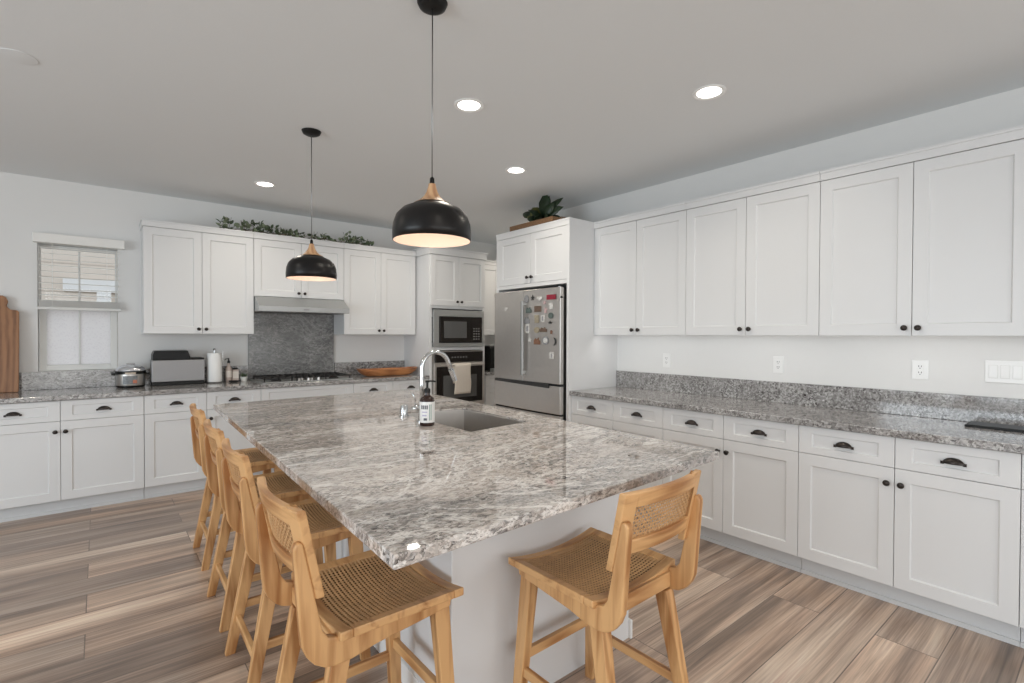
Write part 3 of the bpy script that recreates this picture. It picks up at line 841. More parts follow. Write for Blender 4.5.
# ------------------------------------------------------------------ island
IA, IB, IC, ID = (.484, .986), (1.957, 1.052), (2.083, 3.985), (.592, 3.885)
H = [(1.404, 2.030), (1.824, 2.078), (1.830, 2.72), (1.404, 2.80)]
slab('countertop', [IA, IB, IC, ID], CT - .033, CT, 'granite', 'large granite slab with a sink cut into it on the kitchen island', hole=H)
isl = thing('island_base', 'white panelled base of the kitchen island under the granite slab', 'kitchen island', (0, 0, 0))
BX0, BX1, BY0, BY1 = .925, 1.872, 1.436, 3.86
bm = B()
x0b, x1b = BX0, BX1
hx0, hx1, hy0, hy1 = 1.30, 1.855, 1.98, 2.88
zt = CT - .034
box(bm, x0b, x1b, BY0, hy0, 0, zt); box(bm, x0b, x1b, hy1, BY1, 0, zt); box(bm, x0b, hx0, hy0, hy1, 0, zt); box(bm, hx0, x1b, hy0, hy1, 0, .6); box(bm, hx1, x1b, hy0, hy1, .6, zt)
obj('body', bm, 'white', isl)
bm = B()
for d in ((BX0 - .014, BX0, BY0, BY1, 0, .085), (BX1, BX1 + .014, BY0 - .014, BY0 + .06, 0, .085)): box(bm, *d)
obj('base_trim', bm, 'trimw', isl, .003)
bm = B()
for d in ((BX0 - .012, BX0 - .0005, BY0 - .006, BY0 + .32, .0855, zt), (BX0 - .012, BX0 - .0005, BY1 - .3, BY1, .0855, zt), (BX0 - .012, BX0 - .0005, 2.55, 2.65, .0855, zt), (BX0 - .010, BX0 - .0005, BY0 + .32, BY1 - .3, zt - .09, zt)): box(bm, *d)
obj('end_panel', bm, 'white', isl, .002)
iy = [1.45, 1.98, 2.42, 2.86, 3.30, 3.84]
for k, (a, b) in enumerate(zip(iy, iy[1:])):
    o = shaker('door', a + G, b - G, .11, .70, isl); o.location = (BX1 + DT, 0, 0); o.rotation_euler = (0, 0, PI / 2)
    knob(o, b - .03 if k % 2 else a + .03, .62)
    o = shaker('drawer', a + G, b - G, .705, zt - .003, isl, rail=.045); o.location = (BX1 + DT, 0, 0); o.rotation_euler = (0, 0, PI / 2)
    if k not in (1, 2): pull(o, (a + b) / 2, .79)

SHR = Matrix.Identity(4); SHR[0][1] = .041; SHR[0][3] = -.041 * BY0
for ch in isl.children:
    if ch.name.split('.')[0] in ('body', 'base_trim', 'end_panel'): ch.data.transform(SHR)
    else:
        ch.location = (BX1 + DT - .041 * BY0 + .001, 0, 0); ch.rotation_euler = (0, 0, PI / 2 - math.atan(.041))

# sink
sk = thing('kitchen_sink', 'undermounted stainless rectangular sink in the island slab', 'sink', (0, 0, 0))
bm = B()
zs0, zs1 = .66, CT - .010
def off(q, d):
    cx = sum(p[0] for p in q) / 4; cy = sum(p[1] for p in q) / 4
    return [(x + d * (1 if x > cx else -1), y + d * (1 if y > cy else -1)) for x, y in q]
Hi, Ho = off(H, -.003), off(H, -.0008)
Hb = off(H, -.010)
t_ = [bm.verts.new((x, y, zs1)) for x, y in Hi]; b_ = [bm.verts.new((x, y, zs0)) for x, y in Hb]
to = [bm.verts.new((x, y, zs1)) for x, y in Ho]; bo = [bm.verts.new((x, y, zs0 - .006)) for x, y in off(H, -.006)]
for i in range(4):
    j = (i + 1) % 4
    bm.faces.new((t_[i], t_[j], b_[j], b_[i])); bm.faces.new((to[i], to[j], t_[j], t_[i])); bm.faces.new((bo[i], bo[j], to[j], to[i]))
bm.faces.new(b_); bm.faces.new(bo[::-1])
obj('basin', bm, 'steel', sk, .012, seg=3)
bm = B(); lathe(bm, [(0, .6605), (.045, .6605), (.045, .664), (.03, .662), (0, .662)], 20, Matrix.Translation((1.62, 2.62, 0))); obj('drain', bm, 'chrome', sk)

# faucet
fa = thing('kitchen_faucet', 'tall chrome gooseneck faucet beside the island sink', 'faucet', (1.358, 2.43, CT + .0005))
bm = B(); lathe(bm, [(0, 0), (.030, 0), (.030, .006), (.020, .012), (.017, .10), (.0165, .11), (0, .11)], 24); autosmooth(obj('base', bm, 'chrome', fa))
pts = [(0, 0, .10), (0, 0, .20), (0, 0, .29)]
R_ = .086
for k in range(1, 15):
    a = PI * k / 14 * .90
    pts.append((R_ - R_ * math.cos(a), -.0, .29 + R_ * math.sin(a)))
last = Vector(pts[-1]); 
dirv = (Vector(pts[-1]) - Vector(pts[-2])).normalized()
pts += [tuple(last + dirv * .05)]
bm = B(); tube(bm, pts, .0125, 14); obj('spout', bm, 'chrome', fa, smooth=True)
bm = B(); tube(bm, [tuple(last + dirv * .045), tuple(last + dirv * .115)], .0155, 14, r2=.0135); autosmooth(obj('spray_head', bm, 'chrome', fa))
bm = B(); lathe(bm, [(0, -.022), (.014, -.018), (.019, -.006), (.019, .006), (.014, .018), (0, .022)], 16, Matrix.Translation((-.036, .0, .075)) @ Matrix.Rotation(PI / 2, 4, 'Y'))
tube(bm, [(-.036, 0, .085), (-.045, -.005, .125), (-.06, -.01, .16)], .0045, 8)
hd = obj('lever_handle', bm, 'chrome', fa, smooth=True)

ac = thing('sink_air_gap', 'short chrome cylinder cap on the island beside the faucet', 'air gap', (1.360, 2.64, CT + .0005))
bm = B(); lathe(bm, [(0, 0), (.030, 0), (.030, .006), (.023, .010), (.021, .060), (.016, .068), (0, .069)], 24); autosmooth(obj('cap', bm, 'chrome', ac))

so = thing('soap_dispenser', 'brown pump soap bottle with a white label beside the island sink', 'soap bottle', (1.325, 2.315, CT + .0005), math.radians(-29))
bm = B(); lathe(bm, [(0, 0), (.036, 0), (.0385, .004), (.0385, .128), (.034, .142), (.016, .158), (.0145, .170), (0, .170)], 28)
M['amber'] = mat('amber_bottle', (.03, .014, .010), .12)
autosmooth(obj('bottle', bm, 'amber', so))
bm = B()
n = 40; R2 = .0391
lo, hi = .018, .125
a0, a1 = math.radians(-255), math.radians(75)
vs = []
for i in range(n + 1):
    a = a0 + (a1 - a0) * i / n
    vs.append([bm.verts.new((r * math.cos(a), r * math.sin(a), z)) for r, z in ((R2, lo), (R2, hi), (.0387, hi), (.0387, lo))])
for a, b in zip(vs, vs[1:]):
    for k in range(4): bm.faces.new((a[k], a[(k + 1) % 4], b[(k + 1) % 4], b[k]))
lb = obj('paper_label', bm, 'outlet', so, smooth=False)
M['print_dk'] = mat('label_print_dark', (.10, .11, .13), .7); M['print_gr'] = mat('label_print_green', (.30, .40, .36), .7); M['print_li'] = mat('label_print_lilac', (.50, .48, .62), .7)
def label_marks(rows, m, parent):
    bm = B()
    for (d0, d1, z0, z1) in rows:
        k = max(2, int(abs(d1 - d0) / 8) + 1)
        prev = None
        for i in range(k + 1):
            a = math.radians(d0 + (d1 - d0) * i / k)
            cur = [bm.verts.new((r * math.cos(a), r * math.sin(a), z)) for r, z in ((R2 + .0004, z0), (R2 + .0004, z1), (R2 + .0001, z1), (R2 + .0001, z0))]
            if prev:
                for q in range(4): bm.faces.new((prev[q], prev[(q + 1) % 4], cur[(q + 1) % 4], cur[q]))
            else: bm.faces.new(cur)
            prev = cur
        bm.faces.new(prev[::-1])
    return obj('label_print', bm, m, parent)
for mk, mm in (((-140, -128, .088, .108), 'print_dk'), ((-124, -114, .088, .108), 'print_dk'), ((-110, -100, .088, .108), 'print_dk'), ((-96, -86, .088, .108), 'print_dk'), ((-118, -92, .030, .042), 'print_dk'),
               ((-132, -90, .070, .076), 'print_li'), ((-130, -95, .052, .060), 'print_li'), ((-75, -66, .03, .112), 'print_gr'), ((-60, -55, .03, .112), 'print_gr')):
    label_marks([mk], mm, lb)
bm = B(); lathe(bm, [(0, .170), (.017, .170), (.017, .188), (.010, .194), (.005, .196), (.005, .222), (.010, .224), (.010, .234), (0, .236)], 16)
tube(bm, [(0, 0, .230), (.030, .004, .230), (.044, .006, .226)], .004, 8)
autosmooth(obj('pump', bm, 'black', so))

# ------------------------------------------------------------------ counter stools
def make_stool(label):
    t = thing('counter_stool', label, 'stool', (0, 0, 0), 0, 'cane and oak counter stools at the island')
    HW = .222
    ZS = .600
    sag = lambda x: .026 * (x / HW) ** 2 - .026
    # seat frame: saddle-shaped ring
    bm = B()
    def seat_ring(x0, x1, y0, y1, th=.026):
        n = max(2, int(abs(x1 - x0) / .03))
        prev = None
        for i in range(n + 1):
            x = x0 + (x1 - x0) * i / n; z = ZS + sag(x)
            cur = [bm.verts.new(p) for p in ((x, y0, z), (x, y1, z), (x, y1, z - th), (x, y0, z - th))]
            if prev:
                for q in range(4): bm.faces.new((prev[q], prev[(q + 1) % 4], cur[(q + 1) % 4], cur[q]))
            else: bm.faces.new(cur)
            prev = cur
        bm.faces.new(prev[::-1])
    bw = .036
    seat_ring(-HW, HW, .200 - bw, .200); seat_ring(-HW, HW, -.190, -.190 + bw)
    seat_ring(-HW, -HW + bw, -.190 + bw, .200 - bw); seat_ring(HW - bw, HW, -.190 + bw, .200 - bw)
    obj('seat_frame', bm, 'oak_x', t, .004)
    # cane
    def strand(bm, pts, w, th):
        """flat strip through 3-D points; pts list of (pos, side, normal)"""
        prev = None
        for p, s, nrm in pts:
            cur = [bm.verts.new(p + s * a * w / 2 + nrm * b * th / 2) for a, b in ((-1, -1), (1, -1), (1, 1), (-1, 1))]
            if prev:
                for q in range(4): bm.faces.new((prev[q], prev[(q + 1) % 4], cur[(q + 1) % 4], cur[q]))
            else: bm.faces.new(cur[::-1])
            prev = cur
        bm.faces.new(prev)
    bm = B()
    X0, X1, Y0, Y1 = -HW + bw - .004, HW - bw + .004, -.190 + bw - .004, .200 - bw + .004
    Z = Vector((0, 0, 1))
    p_ = .0130
    k = int((Y1 - Y0) / p_)
    for i in range(k + 1):
        y = Y0 + (Y1 - Y0) * i / k
        strand(bm, [(Vector((x, y, ZS - .0025 + sag(x))), Vector((0, 1, 0)), Z) for x in [X0 + (X1 - X0) * q / 8 for q in range(9)]], .0064, .0016)
    k = int((X1 - X0) / p_)
    for i in range(k + 1):
        x = X0 + (X1 - X0) * i / k
        strand(bm, [(Vector((x, y, ZS - .004 + sag(x))), Vector((1, 0, 0)), Z) for y in (Y0, Y1)], .0052, .0016)
    obj('cane_seat', bm, 'cane', t)
    bm = B(); seat_ring(X0, X1, Y0, Y1, .004)
    for v in bm.verts: v.co.z -= .017
    obj('seat_hole_shade', bm, 'hole_shade', t)  # sheet added below the cane so its holes look dark
    # side planks, rail turning up into back post
    prof = [(.160, .546), (.166, .574), (-.165, .574), (-.215, .590), (-.230, .612), (-.277, .840), (-.280, .852), (-.287, .858), (-.296, .854), (-.302, .843), (-.302, .830), (-.286, .62), (-.282, .585), (-.270, .556), (-.250, .530), (-.226, .514), (-.195, .506), (-.15, .508), (-.08, .522)]
    for s in (-1, 1):
        bm = B(); a, b = sorted((s * .178, s * .206)); prism(bm, prof, a, b, 'YZ')
        obj('side_rail_and_post', bm, 'oak', t, .005)
    # aprons
    bm = B(); box(bm, -.177, .177, .138, .156, .545, .572); obj('front_apron', bm, 'oak_x', t, .003)
    bm = B(); box(bm, -.177, .177, -.200, -.180, .520, .572); ap = obj('rear_apron', bm, 'oak_x', t, .003)
    # legs
    feet = {}
    for s in (-1, 1):
        for nm, (yt, yb_) in (('front', (.140, .176)), ('rear', (-.175, -.272))):
            bm = B()
            xt, xb = s * .170, s * .200
            wt, wb = .021, .016
            dt_, db = (.026, .019)
            ztp = .545 if nm == 'front' else .512
            T4 = [(xt + a * wt, yt + b * dt_, ztp) for a, b in ((-1, -1), (1, -1), (1, 1), (-1, 1))]
            B4 = [(xb + a * wb, yb_ + b * db, 0) for a, b in ((-1, -1), (1, -1), (1, 1), (-1, 1))]
            hexa(bm, B4, T4)
            obj('leg', bm, 'oak', t, .003)
            feet[(s, nm)] = (Vector((xt, yt, ztp)), Vector((xb, yb_, 0)))
    def at(key, z):
        a, b = feet[key]; return b + (a - b) * (z / a.z)
    def bar(name, p, q, hw, hh, m, z_up=True):
        bm = B(); d = (q - p).normalized(); s = d.cross(Vector((0, 0, 1))).normalized(); u_ = s.cross(d)
        hexa(bm, [p + s * a * hw + u_ * b * hh for a, b in ((-1, -1), (1, -1), (1, 1), (-1, 1))], [q + s * a * hw + u_ * b * hh for a, b in ((-1, -1), (1, -1), (1, 1), (-1, 1))])
        obj(name, bm, m, t, .003)
    i_ = Vector((.015, 0, 0)); j_ = Vector((0, .015, 0))
    bar('footrest', at((-1, 'front'), .255) + i_, at((1, 'front'), .255) - i_, .010, .017, 'oak_x')
    bar('stretcher', at((-1, 'rear'), .155) + i_, at((1, 'rear'), .155) - i_, .010, .016, 'oak_x')
    for s in (-1, 1): bar('stretcher', at((s, 'rear'), .205) + j_, at((s, 'front'), .205) - j_, .010, .016, 'oak_y')
    # backrest: curved frame in front of the posts
    BW = .206
    def bpos(x, z, th):
        base = -.2755 - (z - .84) * .205 - .028 * (1 - (x / BW) ** 2)
        return Vector((x, base + th, z))
    def curved(bm, x0, x1, z0, z1, th=.024, top=0):
        n = max(2, int(abs(x1 - x0) / .025)); prev = None
        for i in range(n + 1):
            x = x0 + (x1 - x0) * i / n
            zt_ = z1 - top * (x / BW) ** 2
            cur = [bm.verts.new(p) for p in (bpos(x, z0, 0), bpos(x, z0, th), bpos(x, zt_, th), bpos(x, zt_, 0))]
            if prev:
                for q in range(4): bm.faces.new((prev[q], prev[(q + 1) % 4], cur[(q + 1) % 4], cur[q]))
            else: bm.faces.new(cur)
            prev = cur
        bm.faces.new(prev[::-1])
    bm = B()
    curved(bm, -BW, -BW + .048, .700, .938); curved(bm, BW - .048, BW, .700, .938)
    curved(bm, -BW + .048, BW - .048, .890, .938); curved(bm, -BW + .048, BW - .048, .744, .790)
    bmesh.ops.remove_doubles(bm, verts=bm.verts, dist=1e-5)
    obj('backrest_frame', bm, 'oak_x', t, .005)
    bm = B()
    X0, X1, Z0, Z1 = -BW + .045, BW - .045, .787, .893
    def nrm(x): return Vector((0, 1, .2)).normalized()
    p_ = .0115
    k = int((Z1 - Z0) / p_)
    for i in range(k + 1):
        z = Z0 + (Z1 - Z0) * i / k
        strand(bm, [(bpos(x, z, .012), Vector((0, -.24, 1)).normalized(), nrm(x)) for x in [X0 + (X1 - X0) * q / 10 for q in range(11)]], .0042, .0014)
    k = int((X1 - X0) / p_)
    for i in range(k + 1):
        x = X0 + (X1 - X0) * i / k
        strand(bm, [(bpos(x, z, .0135), Vector((1, 0, 0)), nrm(x)) for z in (Z0, Z1)], .0042, .0014)
    for sgn in (1, -1):
        cst = -.3
        while cst < .3:
            pts = []
            for q in range(31):
                x = X0 + (X1 - X0) * q / 30; z = (Z0 + Z1) / 2 + sgn * x + cst
                if Z0 <= z <= Z1: pts.append((bpos(x, z, .0105), Vector((1, 0, -sgn)).normalized(), nrm(x)))
            if len(pts) > 1: strand(bm, pts, .0024, .0012)
            cst += p_ * 2
    obj('cane_back', bm, 'cane', t)
    return t
sl = ['oak counter stool standing alone at the short near end of the island',
      'oak counter stool nearest the camera on the long side of the island',
      'oak counter stool second from the camera on the long side of the island',
      'oak counter stool third from the camera on the long side of the island',
      'oak counter stool farthest from the camera on the long side of the island']
s0 = make_stool(sl[0])
for k, (x, y, rz) in enumerate([(1.344, 1.188, math.radians(1)), (.678, 1.525, math.radians(-90)), (.702, 2.250, math.radians(-91)), (.722, 2.860, math.radians(-91)), (.752, 3.620, math.radians(-91))]):
    o = s0 if k == 0 else copy_tree(s0)
    o.location = (x, y, 0); o.rotation_euler = (0, 0, rz); o['label'] = sl[k]

# ------------------------------------------------------------------ pendants and ceiling lights
def make_pendant(label, x, y, zb=1.757):
    t = thing('pendant_lamp', label, 'lamp', (x, y, zb), 0, 'black dome pendants over the island')
    R0 = .153
    prof_o = [(R0, 0), (R0 + .001, .03), (R0 - .002, .065), (R0 - .014, .098), (R0 - .038, .123), (R0 - .072, .138), (.068, .145)]
    prof_i = [(.068, .142), (R0 - .074, .135), (R0 - .041, .120), (R0 - .018, .096), (R0 - .006, .064), (R0 - .003, .03), (R0 - .003, 0)]
    bm = B(); lathe(bm, prof_o, 56); lathe(bm, [prof_i[-1], prof_o[0]], 56); bmesh.ops.remove_doubles(bm, verts=bm.verts, dist=1e-5)
    obj('outer_shade', bm, 'black_shade', t, smooth=True)
    bm = B(); lathe(bm, prof_i + [(0, .143)][:0], 56); lathe(bm, [(.068, .142), (0, .142)], 56); bmesh.ops.remove_doubles(bm, verts=bm.verts, dist=1e-5)
    autosmooth(obj('inner_lining', bm, 'shade_in', t), 60)
    bm = B(); lathe(bm, [(.072, .1455), (.050, .157), (.034, .172), (.023, .190), (.016, .212), (.014, .224), (0, .224)], 40)
    autosmooth(obj('wooden_neck', bm, 'shade_wood', t))
    bm = B(); lathe(bm, [(0, .224), (.010, .224), (.009, .245), (.004, .252), (0, .252)], 16); autosmooth(obj('cord_grip', bm, 'black', t))
    hh = CEIL - zb
    bm = B(); tube(bm, [(0, 0, .25), (0, 0, hh - .02)], .0026, 8); obj('cord', bm, 'steel_dk', t, smooth=True)
    bm = B(); lathe(bm, [(0, hh - .028), (.035, hh - .027), (.052, hh - .018), (.060, hh - .001), (0, hh - .001)], 32); autosmooth(obj('ceiling_canopy', bm, 'black', t))
    bm = B(); lathe(bm, [(0, .142), (.018, .142), (.018, .105), (0, .105)], 20); obj('socket', bm, 'black', t)
    bm = B(); lathe(bm, [(0, .030), (.016, .034), (.027, .046), (.030, .060), (.026, .076), (.015, .095), (.012, .106), (0, .107)], 20); bl = obj('bulb', bm, 'bulb', t, smooth=True)
    d = bpy.data.lights.new('pendant_light', 'POINT'); d.energy = 0.42; d.color = (1, .92, .84); d.shadow_soft_size = .03
    l = bpy.data.objects.new('pendant_light', d); C.objects.link(l); l.location = (0, 0, .012); l.parent = t
    return t
make_pendant('large black dome pendant with wooden neck hanging closest to the camera', 1.022, 1.749)
make_pendant('black dome pendant with wooden neck hanging over the far end of the island', 1.064, 3.340, 1.745)

def can(x, y, label, on=True):
    t = thing('recessed_light', label, 'ceiling light', (x, y, CEIL - .0005), 0, 'recessed downlights in the ceiling')
    bm = B(); lathe(bm, [(.062, 0), (.086, 0), (.086, -.004), (.080, -.007), (.064, -.003)], 36, close=True); autosmooth(obj('trim_ring', bm, 'trimw', t))
    bm = B(); lathe(bm, [(0, -.002), (.063, -.002), (.063, 0), (0, 0)], 32); obj('lens', bm, 'led', t)
    area_light('downlight', (0, 0, -.012), (0, 0, 0), .12, .12, 8.5, (1, .915, .79), t, math.radians(150), 'DISK')
can(1.634, 2.388, 'recessed ceiling light between the two pendants')
can(2.537, 1.438, 'recessed ceiling light nearest the camera, over the long right-hand worktop')
can(2.560, 3.083, 'recessed ceiling light in front of the fridge surround')
can(1.125, 4.768, 'recessed ceiling light in front of the range hood cabinets')
can(2.560, 4.75, 'recessed ceiling light in front of the oven tower')
can(0.70, 0.10, 'recessed ceiling light added out of view almost straight above the camera')  # unseen downlight added for more light from above
can(-0.60, 3.10, 'recessed ceiling light added left of the stools, outside the view')  # another added lamp that stays out of the camera's view
can(4.25, 4.90, 'hidden ceiling light added to brighten the passage behind the fridge surround')  # hidden lamp added because the far corner came out too dark
bm = B(); lathe(bm, [(0, -.003), (.066, -.003), (.072, -.002), (.072, 0), (0, 0)], 40)
o = autosmooth(obj('ceiling_cover_plate', bm, 'ceiling')); o.location = (-.290, 3.335, CEIL - .0005)
tag(o, 'round flat cover plate on the ceiling at the upper left', 'ceiling cover')

# light bars recessed under the right-hand wall cabinets
for k in range(4):
    y0, y1 = RS[2 * k] - .04, RS[2 * k + 2] + .04
    ub = thing('under_cabinet_light', ['slim light bar under the wall cabinet against the fridge side panel', 'slim light bar under the middle wall cabinet of the right-hand run', 'slim light bar under the wall cabinet above the light switches', 'slim light bar under the cut-off wall cabinet at the near end'][k], 'light', (3.4475, (y0 + y1) / 2, UB + .007))
    L = (y0 - y1) / 2
    boxo('housing', (-.013, .013, -L, L, .004, .0145), 'trimw', ub)
    boxo('lens', (-.010, .010, -L + .01, L - .01, 0.0, .0038), 'ledbar', ub)
    area_light('under_cabinet_glow', (0, 0, -.003), (0, math.radians(-25), 0), .018, L * 1.9, LEDW, (1, .965, .92), ub)

# ------------------------------------------------------------------ blind
bl = thing('window_blind', 'white slatted blind pulled half down over the kitchen window', 'blind', (0, 0, 0))
boxo('valance', (-.418, .185, YW - .075, YW - .001, 2.145, 2.222), 'blind', bl, .004)
bm = B()
nsl = 9
for k in range(nsl):
    z = 1.712 + k * .0495
    Tm = Matrix.Translation((0, YW - .034, z)) @ Matrix.Rotation(math.radians(9), 4, 'X')
    box(bm, -.385, .148, -.025, .025, -.0016, .0016, Tm)
obj('slats', bm, 'blind', bl)
bm = B()
for k in range(9): box(bm, -.385, .148, YW - .060, YW - .010, 1.612 + k * .0065, 1.616 + k * .0065)
box(bm, -.392, .155, YW - .064, YW - .006, 1.588, 1.610)
obj('bottom_rail', bm, 'vinyl', bl, .001)
for x in (-.300, .060):
    bm = B()
    for dy in (-.058, -.012): tube(bm, [(x, YW + dy, 1.60), (x, YW + dy, 2.15)], .0012, 6)
    obj('ladder_cord', bm, 'blind', bl)

# ------------------------------------------------------------------ outlets and switches
def wallplate(name, label, y, z, w, h, kind):
    t = thing(name, label, 'outlet' if kind == 'o' else 'switch', (XW - .0005, y, z), RZ)
    boxo('plate', (-w / 2, w / 2, -.006, 0, -h / 2, h / 2), 'outlet', t, .002)
    if kind == 'o':
        boxo('socket_face', (-.017, .017, -.008, -.006, -.034, .034), 'outlet', t, .001)
        bm = B()
        for s in (-1, 1):
            for x in (-.008, .005): box(bm, x, x + .003, -.0086, -.0078, s * .018 - .001, s * .018 + .008)
            box(bm, -.003, .002, -.0086, -.0078, s * .018 - .010, s * .018 - .006)
        obj('slots', bm, 'gap', t)
    else:
        n = int(kind)
        for q in range(n):
            xx = -w / 2 + .033 + q * .0465
            T = Matrix.Translation((xx, -.006, 0)) @ Matrix.Rotation(math.radians(3 if q % 2 else -3), 4, 'X')
            bm = B(); box(bm, -.0165, .0165, -.004, 0.001, -.033, .033, T); obj('rocker', bm, 'outlet', t, .001)
            boxo('rocker_surround', (xx - .0185, xx + .0185, -.0066, -.0055, -.0355, .0355), 'vinyl', t)
wallplate('wall_outlet', 'white wall outlet closest to the fridge on the right-hand wall', 2.487, 1.176, .072, .118, 'o')
wallplate('wall_outlet', 'white wall outlet halfway along the right-hand wall', 1.574, 1.182, .072, .118, 'o')
wallplate('wall_outlet', 'white wall outlet with dark slots beside the switch plate', .773, 1.190, .078, .112, 'o')
wallplate('light_switch', 'wide white plate of rocker switches at the near end of the right-hand wall', .375, 1.198, .235, .118, '4')

# black tablet on the right worktop
tb = thing('black_tablet', 'thin black slab lying on the right-hand worktop under the switches', 'tablet', (3.60, .38, CT + .0005), 0)
boxo('body', (-.085, .085, -.18, .16, 0, .011), 'black', tb, .003)
boxo('glass', (-.078, .078, -.17, .15, .0112, .0125), 'black_lid', tb)

# ------------------------------------------------------------------ things on the back counter
# paddle board
bd = thing('paddle_board', 'reddish wood paddle cutting board leaning on the back wall beside the window', 'cutting board', (-.61, 5.66, CT + .0005))
pts = [(-.19, 0), (.105, 0), (.11, .008), (.11, .650), (.100, .662), (.060, .668), (.044, .682), (.038, .70), (.045, .735), (.035, .765), (.015, .780), (-.095, .780), (-.115, .765), (-.125, .735), (-.118, .70), (-.124, .682), (-.14, .668), (-.18, .662), (-.19, .65)]
Tl = Matrix.Rotation(math.radians(-6), 4, 'X')
bm = B(); prism(bm, pts, -.011, .011, 'XZ'); obj('board', bm, 'board', bd, .004, T=Tl)

# multicooker
cx_, cy_ = .218, 5.615
mc = thing('multicooker', 'round stainless multicooker with domed lid under the window', 'cooker', (cx_, cy_, CT + .0005))
S = Matrix.Diagonal((1, .98, 1, 1))
bm = B(); lathe(bm, [(0, .0), (.098, 0), (.104, .010), (.104, .018), (0, .018)], 36); autosmooth(obj('base_ring', bm, 'black', mc))
bm = B(); lathe(bm, [(0, .018), (.103, .018), (.106, .03), (.106, .118), (0, .118)], 36); autosmooth(obj('body', bm, 'steel', mc))
bm = B(); lathe(bm, [(0, .1185), (.111, .1185), (.113, .128), (.110, .146), (0, .146)], 36); autosmooth(obj('rim', bm, 'black', mc))
bm = B(); M['cooker_lid'] = mat('cooker_lid', (.70, .72, .76), .25, .9); lathe(bm, [(0, .1465), (.109, .1465), (.105, .162), (.088, .182), (.055, .196), (0, .202)], 36); autosmooth(obj('lid', bm, 'cooker_lid', mc))
bm = B(); box(bm, -.03, .03, -.02, .03, .198, .212); obj('lid_handle', bm, 'steel_dk', mc, .004)
bm = B()
for s in (-1, 1): box(bm, s * .122 - .014, s * .122 + .014, -.03, .03, .108, .128)
obj('side_handles', bm, 'black', mc, .004)
M['panel_tan'] = mat('panel_tan', (.50, .42, .34), .4, var=.2, bscale=90); M['panel_mix'] = mat('panel_mix', (.20, .21, .22), .35, var=.6, bscale=80); M['panel_red'] = mat('panel_red', (.55, .20, .12), .4)
def arc_panel(name, m, R, d0, d1, z0, z1, parent):
    bm = B(); prev = None
    for i in range(9):
        a = math.radians(d0 + (d1 - d0) * i / 8)
        cur = [bm.verts.new((r * math.cos(a), r * math.sin(a), z)) for r, z in ((R + .004, z0), (R + .004, z1), (R, z1), (R, z0))]
        if prev:
            for q in range(4): bm.faces.new((prev[q], prev[(q + 1) % 4], cur[(q + 1) % 4], cur[q]))
        else: bm.faces.new(cur)
        prev = cur
    bm.faces.new(prev[::-1]); return obj(name, bm, m, parent)
cpn = arc_panel('control_panel', 'panel_mix', .106, -122, -66, .032, .104, mc)
arc_panel('button', 'panel_red', .1101, -84, -69, .040, .068, cpn)
arc_panel('front_badge', 'panel_tan', .1132, -112, -74, .120, .136, mc)

# bread machine
bmx = thing('bread_machine', 'wide stainless countertop machine with black lid beside the multicooker', 'appliance', (.366, 5.56, CT + .0005))
boxo('base', (.004, .410, .004, .19, 0, .034), 'black', bmx, .004)
M['matte_steel'] = mat('matte_steel', (.34, .335, .34), .5, .6)
boxo('body', (0, .414, 0, .19, .0345, .232), 'matte_steel', bmx, .006)
bm = B(); prism(bm, [(.008, .2325), (.298, .2325), (.298, .262), (.278, .318), (.022, .318), (.008, .28)], .004, .186, 'XZ'); obj('lid', bm, 'black_lid', bmx, .005)
bm = B(); box(bm, .300, .408, .004, .186, .2325, .250); obj('control_top', bm, 'black', bmx, .003)

# paper towel
pt = thing('paper_towel_holder', 'white paper towel roll on an upright steel holder', 'paper towel', (.868, 5.62, CT + .0005))
bm = B(); lathe(bm, [(0, 0), (.068, 0), (.070, .006), (.066, .010), (0, .010)], 32); autosmooth(obj('base', bm, 'steel_dk', pt))
bm = B(); lathe(bm, [(.020, .012), (.062, .012), (.063, .014), (.063, .286), (.061, .289), (.020, .289)], 40, close=True); autosmooth(obj('paper_roll', bm, 'paper', pt))
bm = B(); tube(bm, [(0, 0, .01), (0, 0, .315)], .006, 10); lathe(bm, [(0, .312), (.010, .318), (.012, .326), (.006, .334), (0, .336)], 12)
tube(bm, [(.04, 0, .01), (.072, 0, .012), (.072, 0, .31)], .0025, 8)
autosmooth(obj('rod', bm, 'chrome', pt))

# bottles beside the towel roll
M['glass_clear'] = mat('pale_bottle', (.55, .45, .40), .15); M['cream'] = mat('cream_label', (.72, .66, .60), .6)
t = thing('dark_topped_bottle', 'slim bottle with a black pump top beside the paper towel roll', 'bottle', (.998, 5.66, CT + .0005))
bm = B(); lathe(bm, [(0, 0), (.026, 0), (.027, .004), (.027, .13), (.012, .165), (.011, .185), (0, .185)], 20); autosmooth(obj('body', bm, 'glass_clear', t))
bm = B(); lathe(bm, [(0, .185), (.013, .185), (.013, .205), (.006, .212), (.005, .235), (0, .236)], 14); tube(bm, [(0, 0, .228), (-.028, 0, .226), (-.034, 0, .214)], .004, 8); autosmooth(obj('pump_top', bm, 'black', t))
bm = B(); lathe(bm, [(.0275, .045), (.0280, .045), (.0280, .11), (.0275, .11)], 20, close=True); obj('paper_label', bm, 'cream', t)
t = thing('square_bottle', 'squat pale jar with a cream label between the pump bottle and small pot', 'bottle', (1.060, 5.69, CT + .0005))
boxo('body', (-.030, .030, -.028, .028, 0, .118), 'glass_clear', t, .006)
boxo('paper_label', (-.026, .026, -.0286, -.0280, .03, .10), 'cream', t)
boxo('cap', (-.022, .022, -.022, .022, .1182, .135), 'black', t, .004)
t = thing('spoon_rest', 'small dark dish in front of the pump bottle', 'dish', (1.030, 5.585, CT + .0005))
bm = B(); lathe(bm, [(0, .0), (.035, 0), (.052, .014), (.049, .015), (.034, .004), (0, .004)], 24); autosmooth(obj('dish', bm, 'black_iron', t))
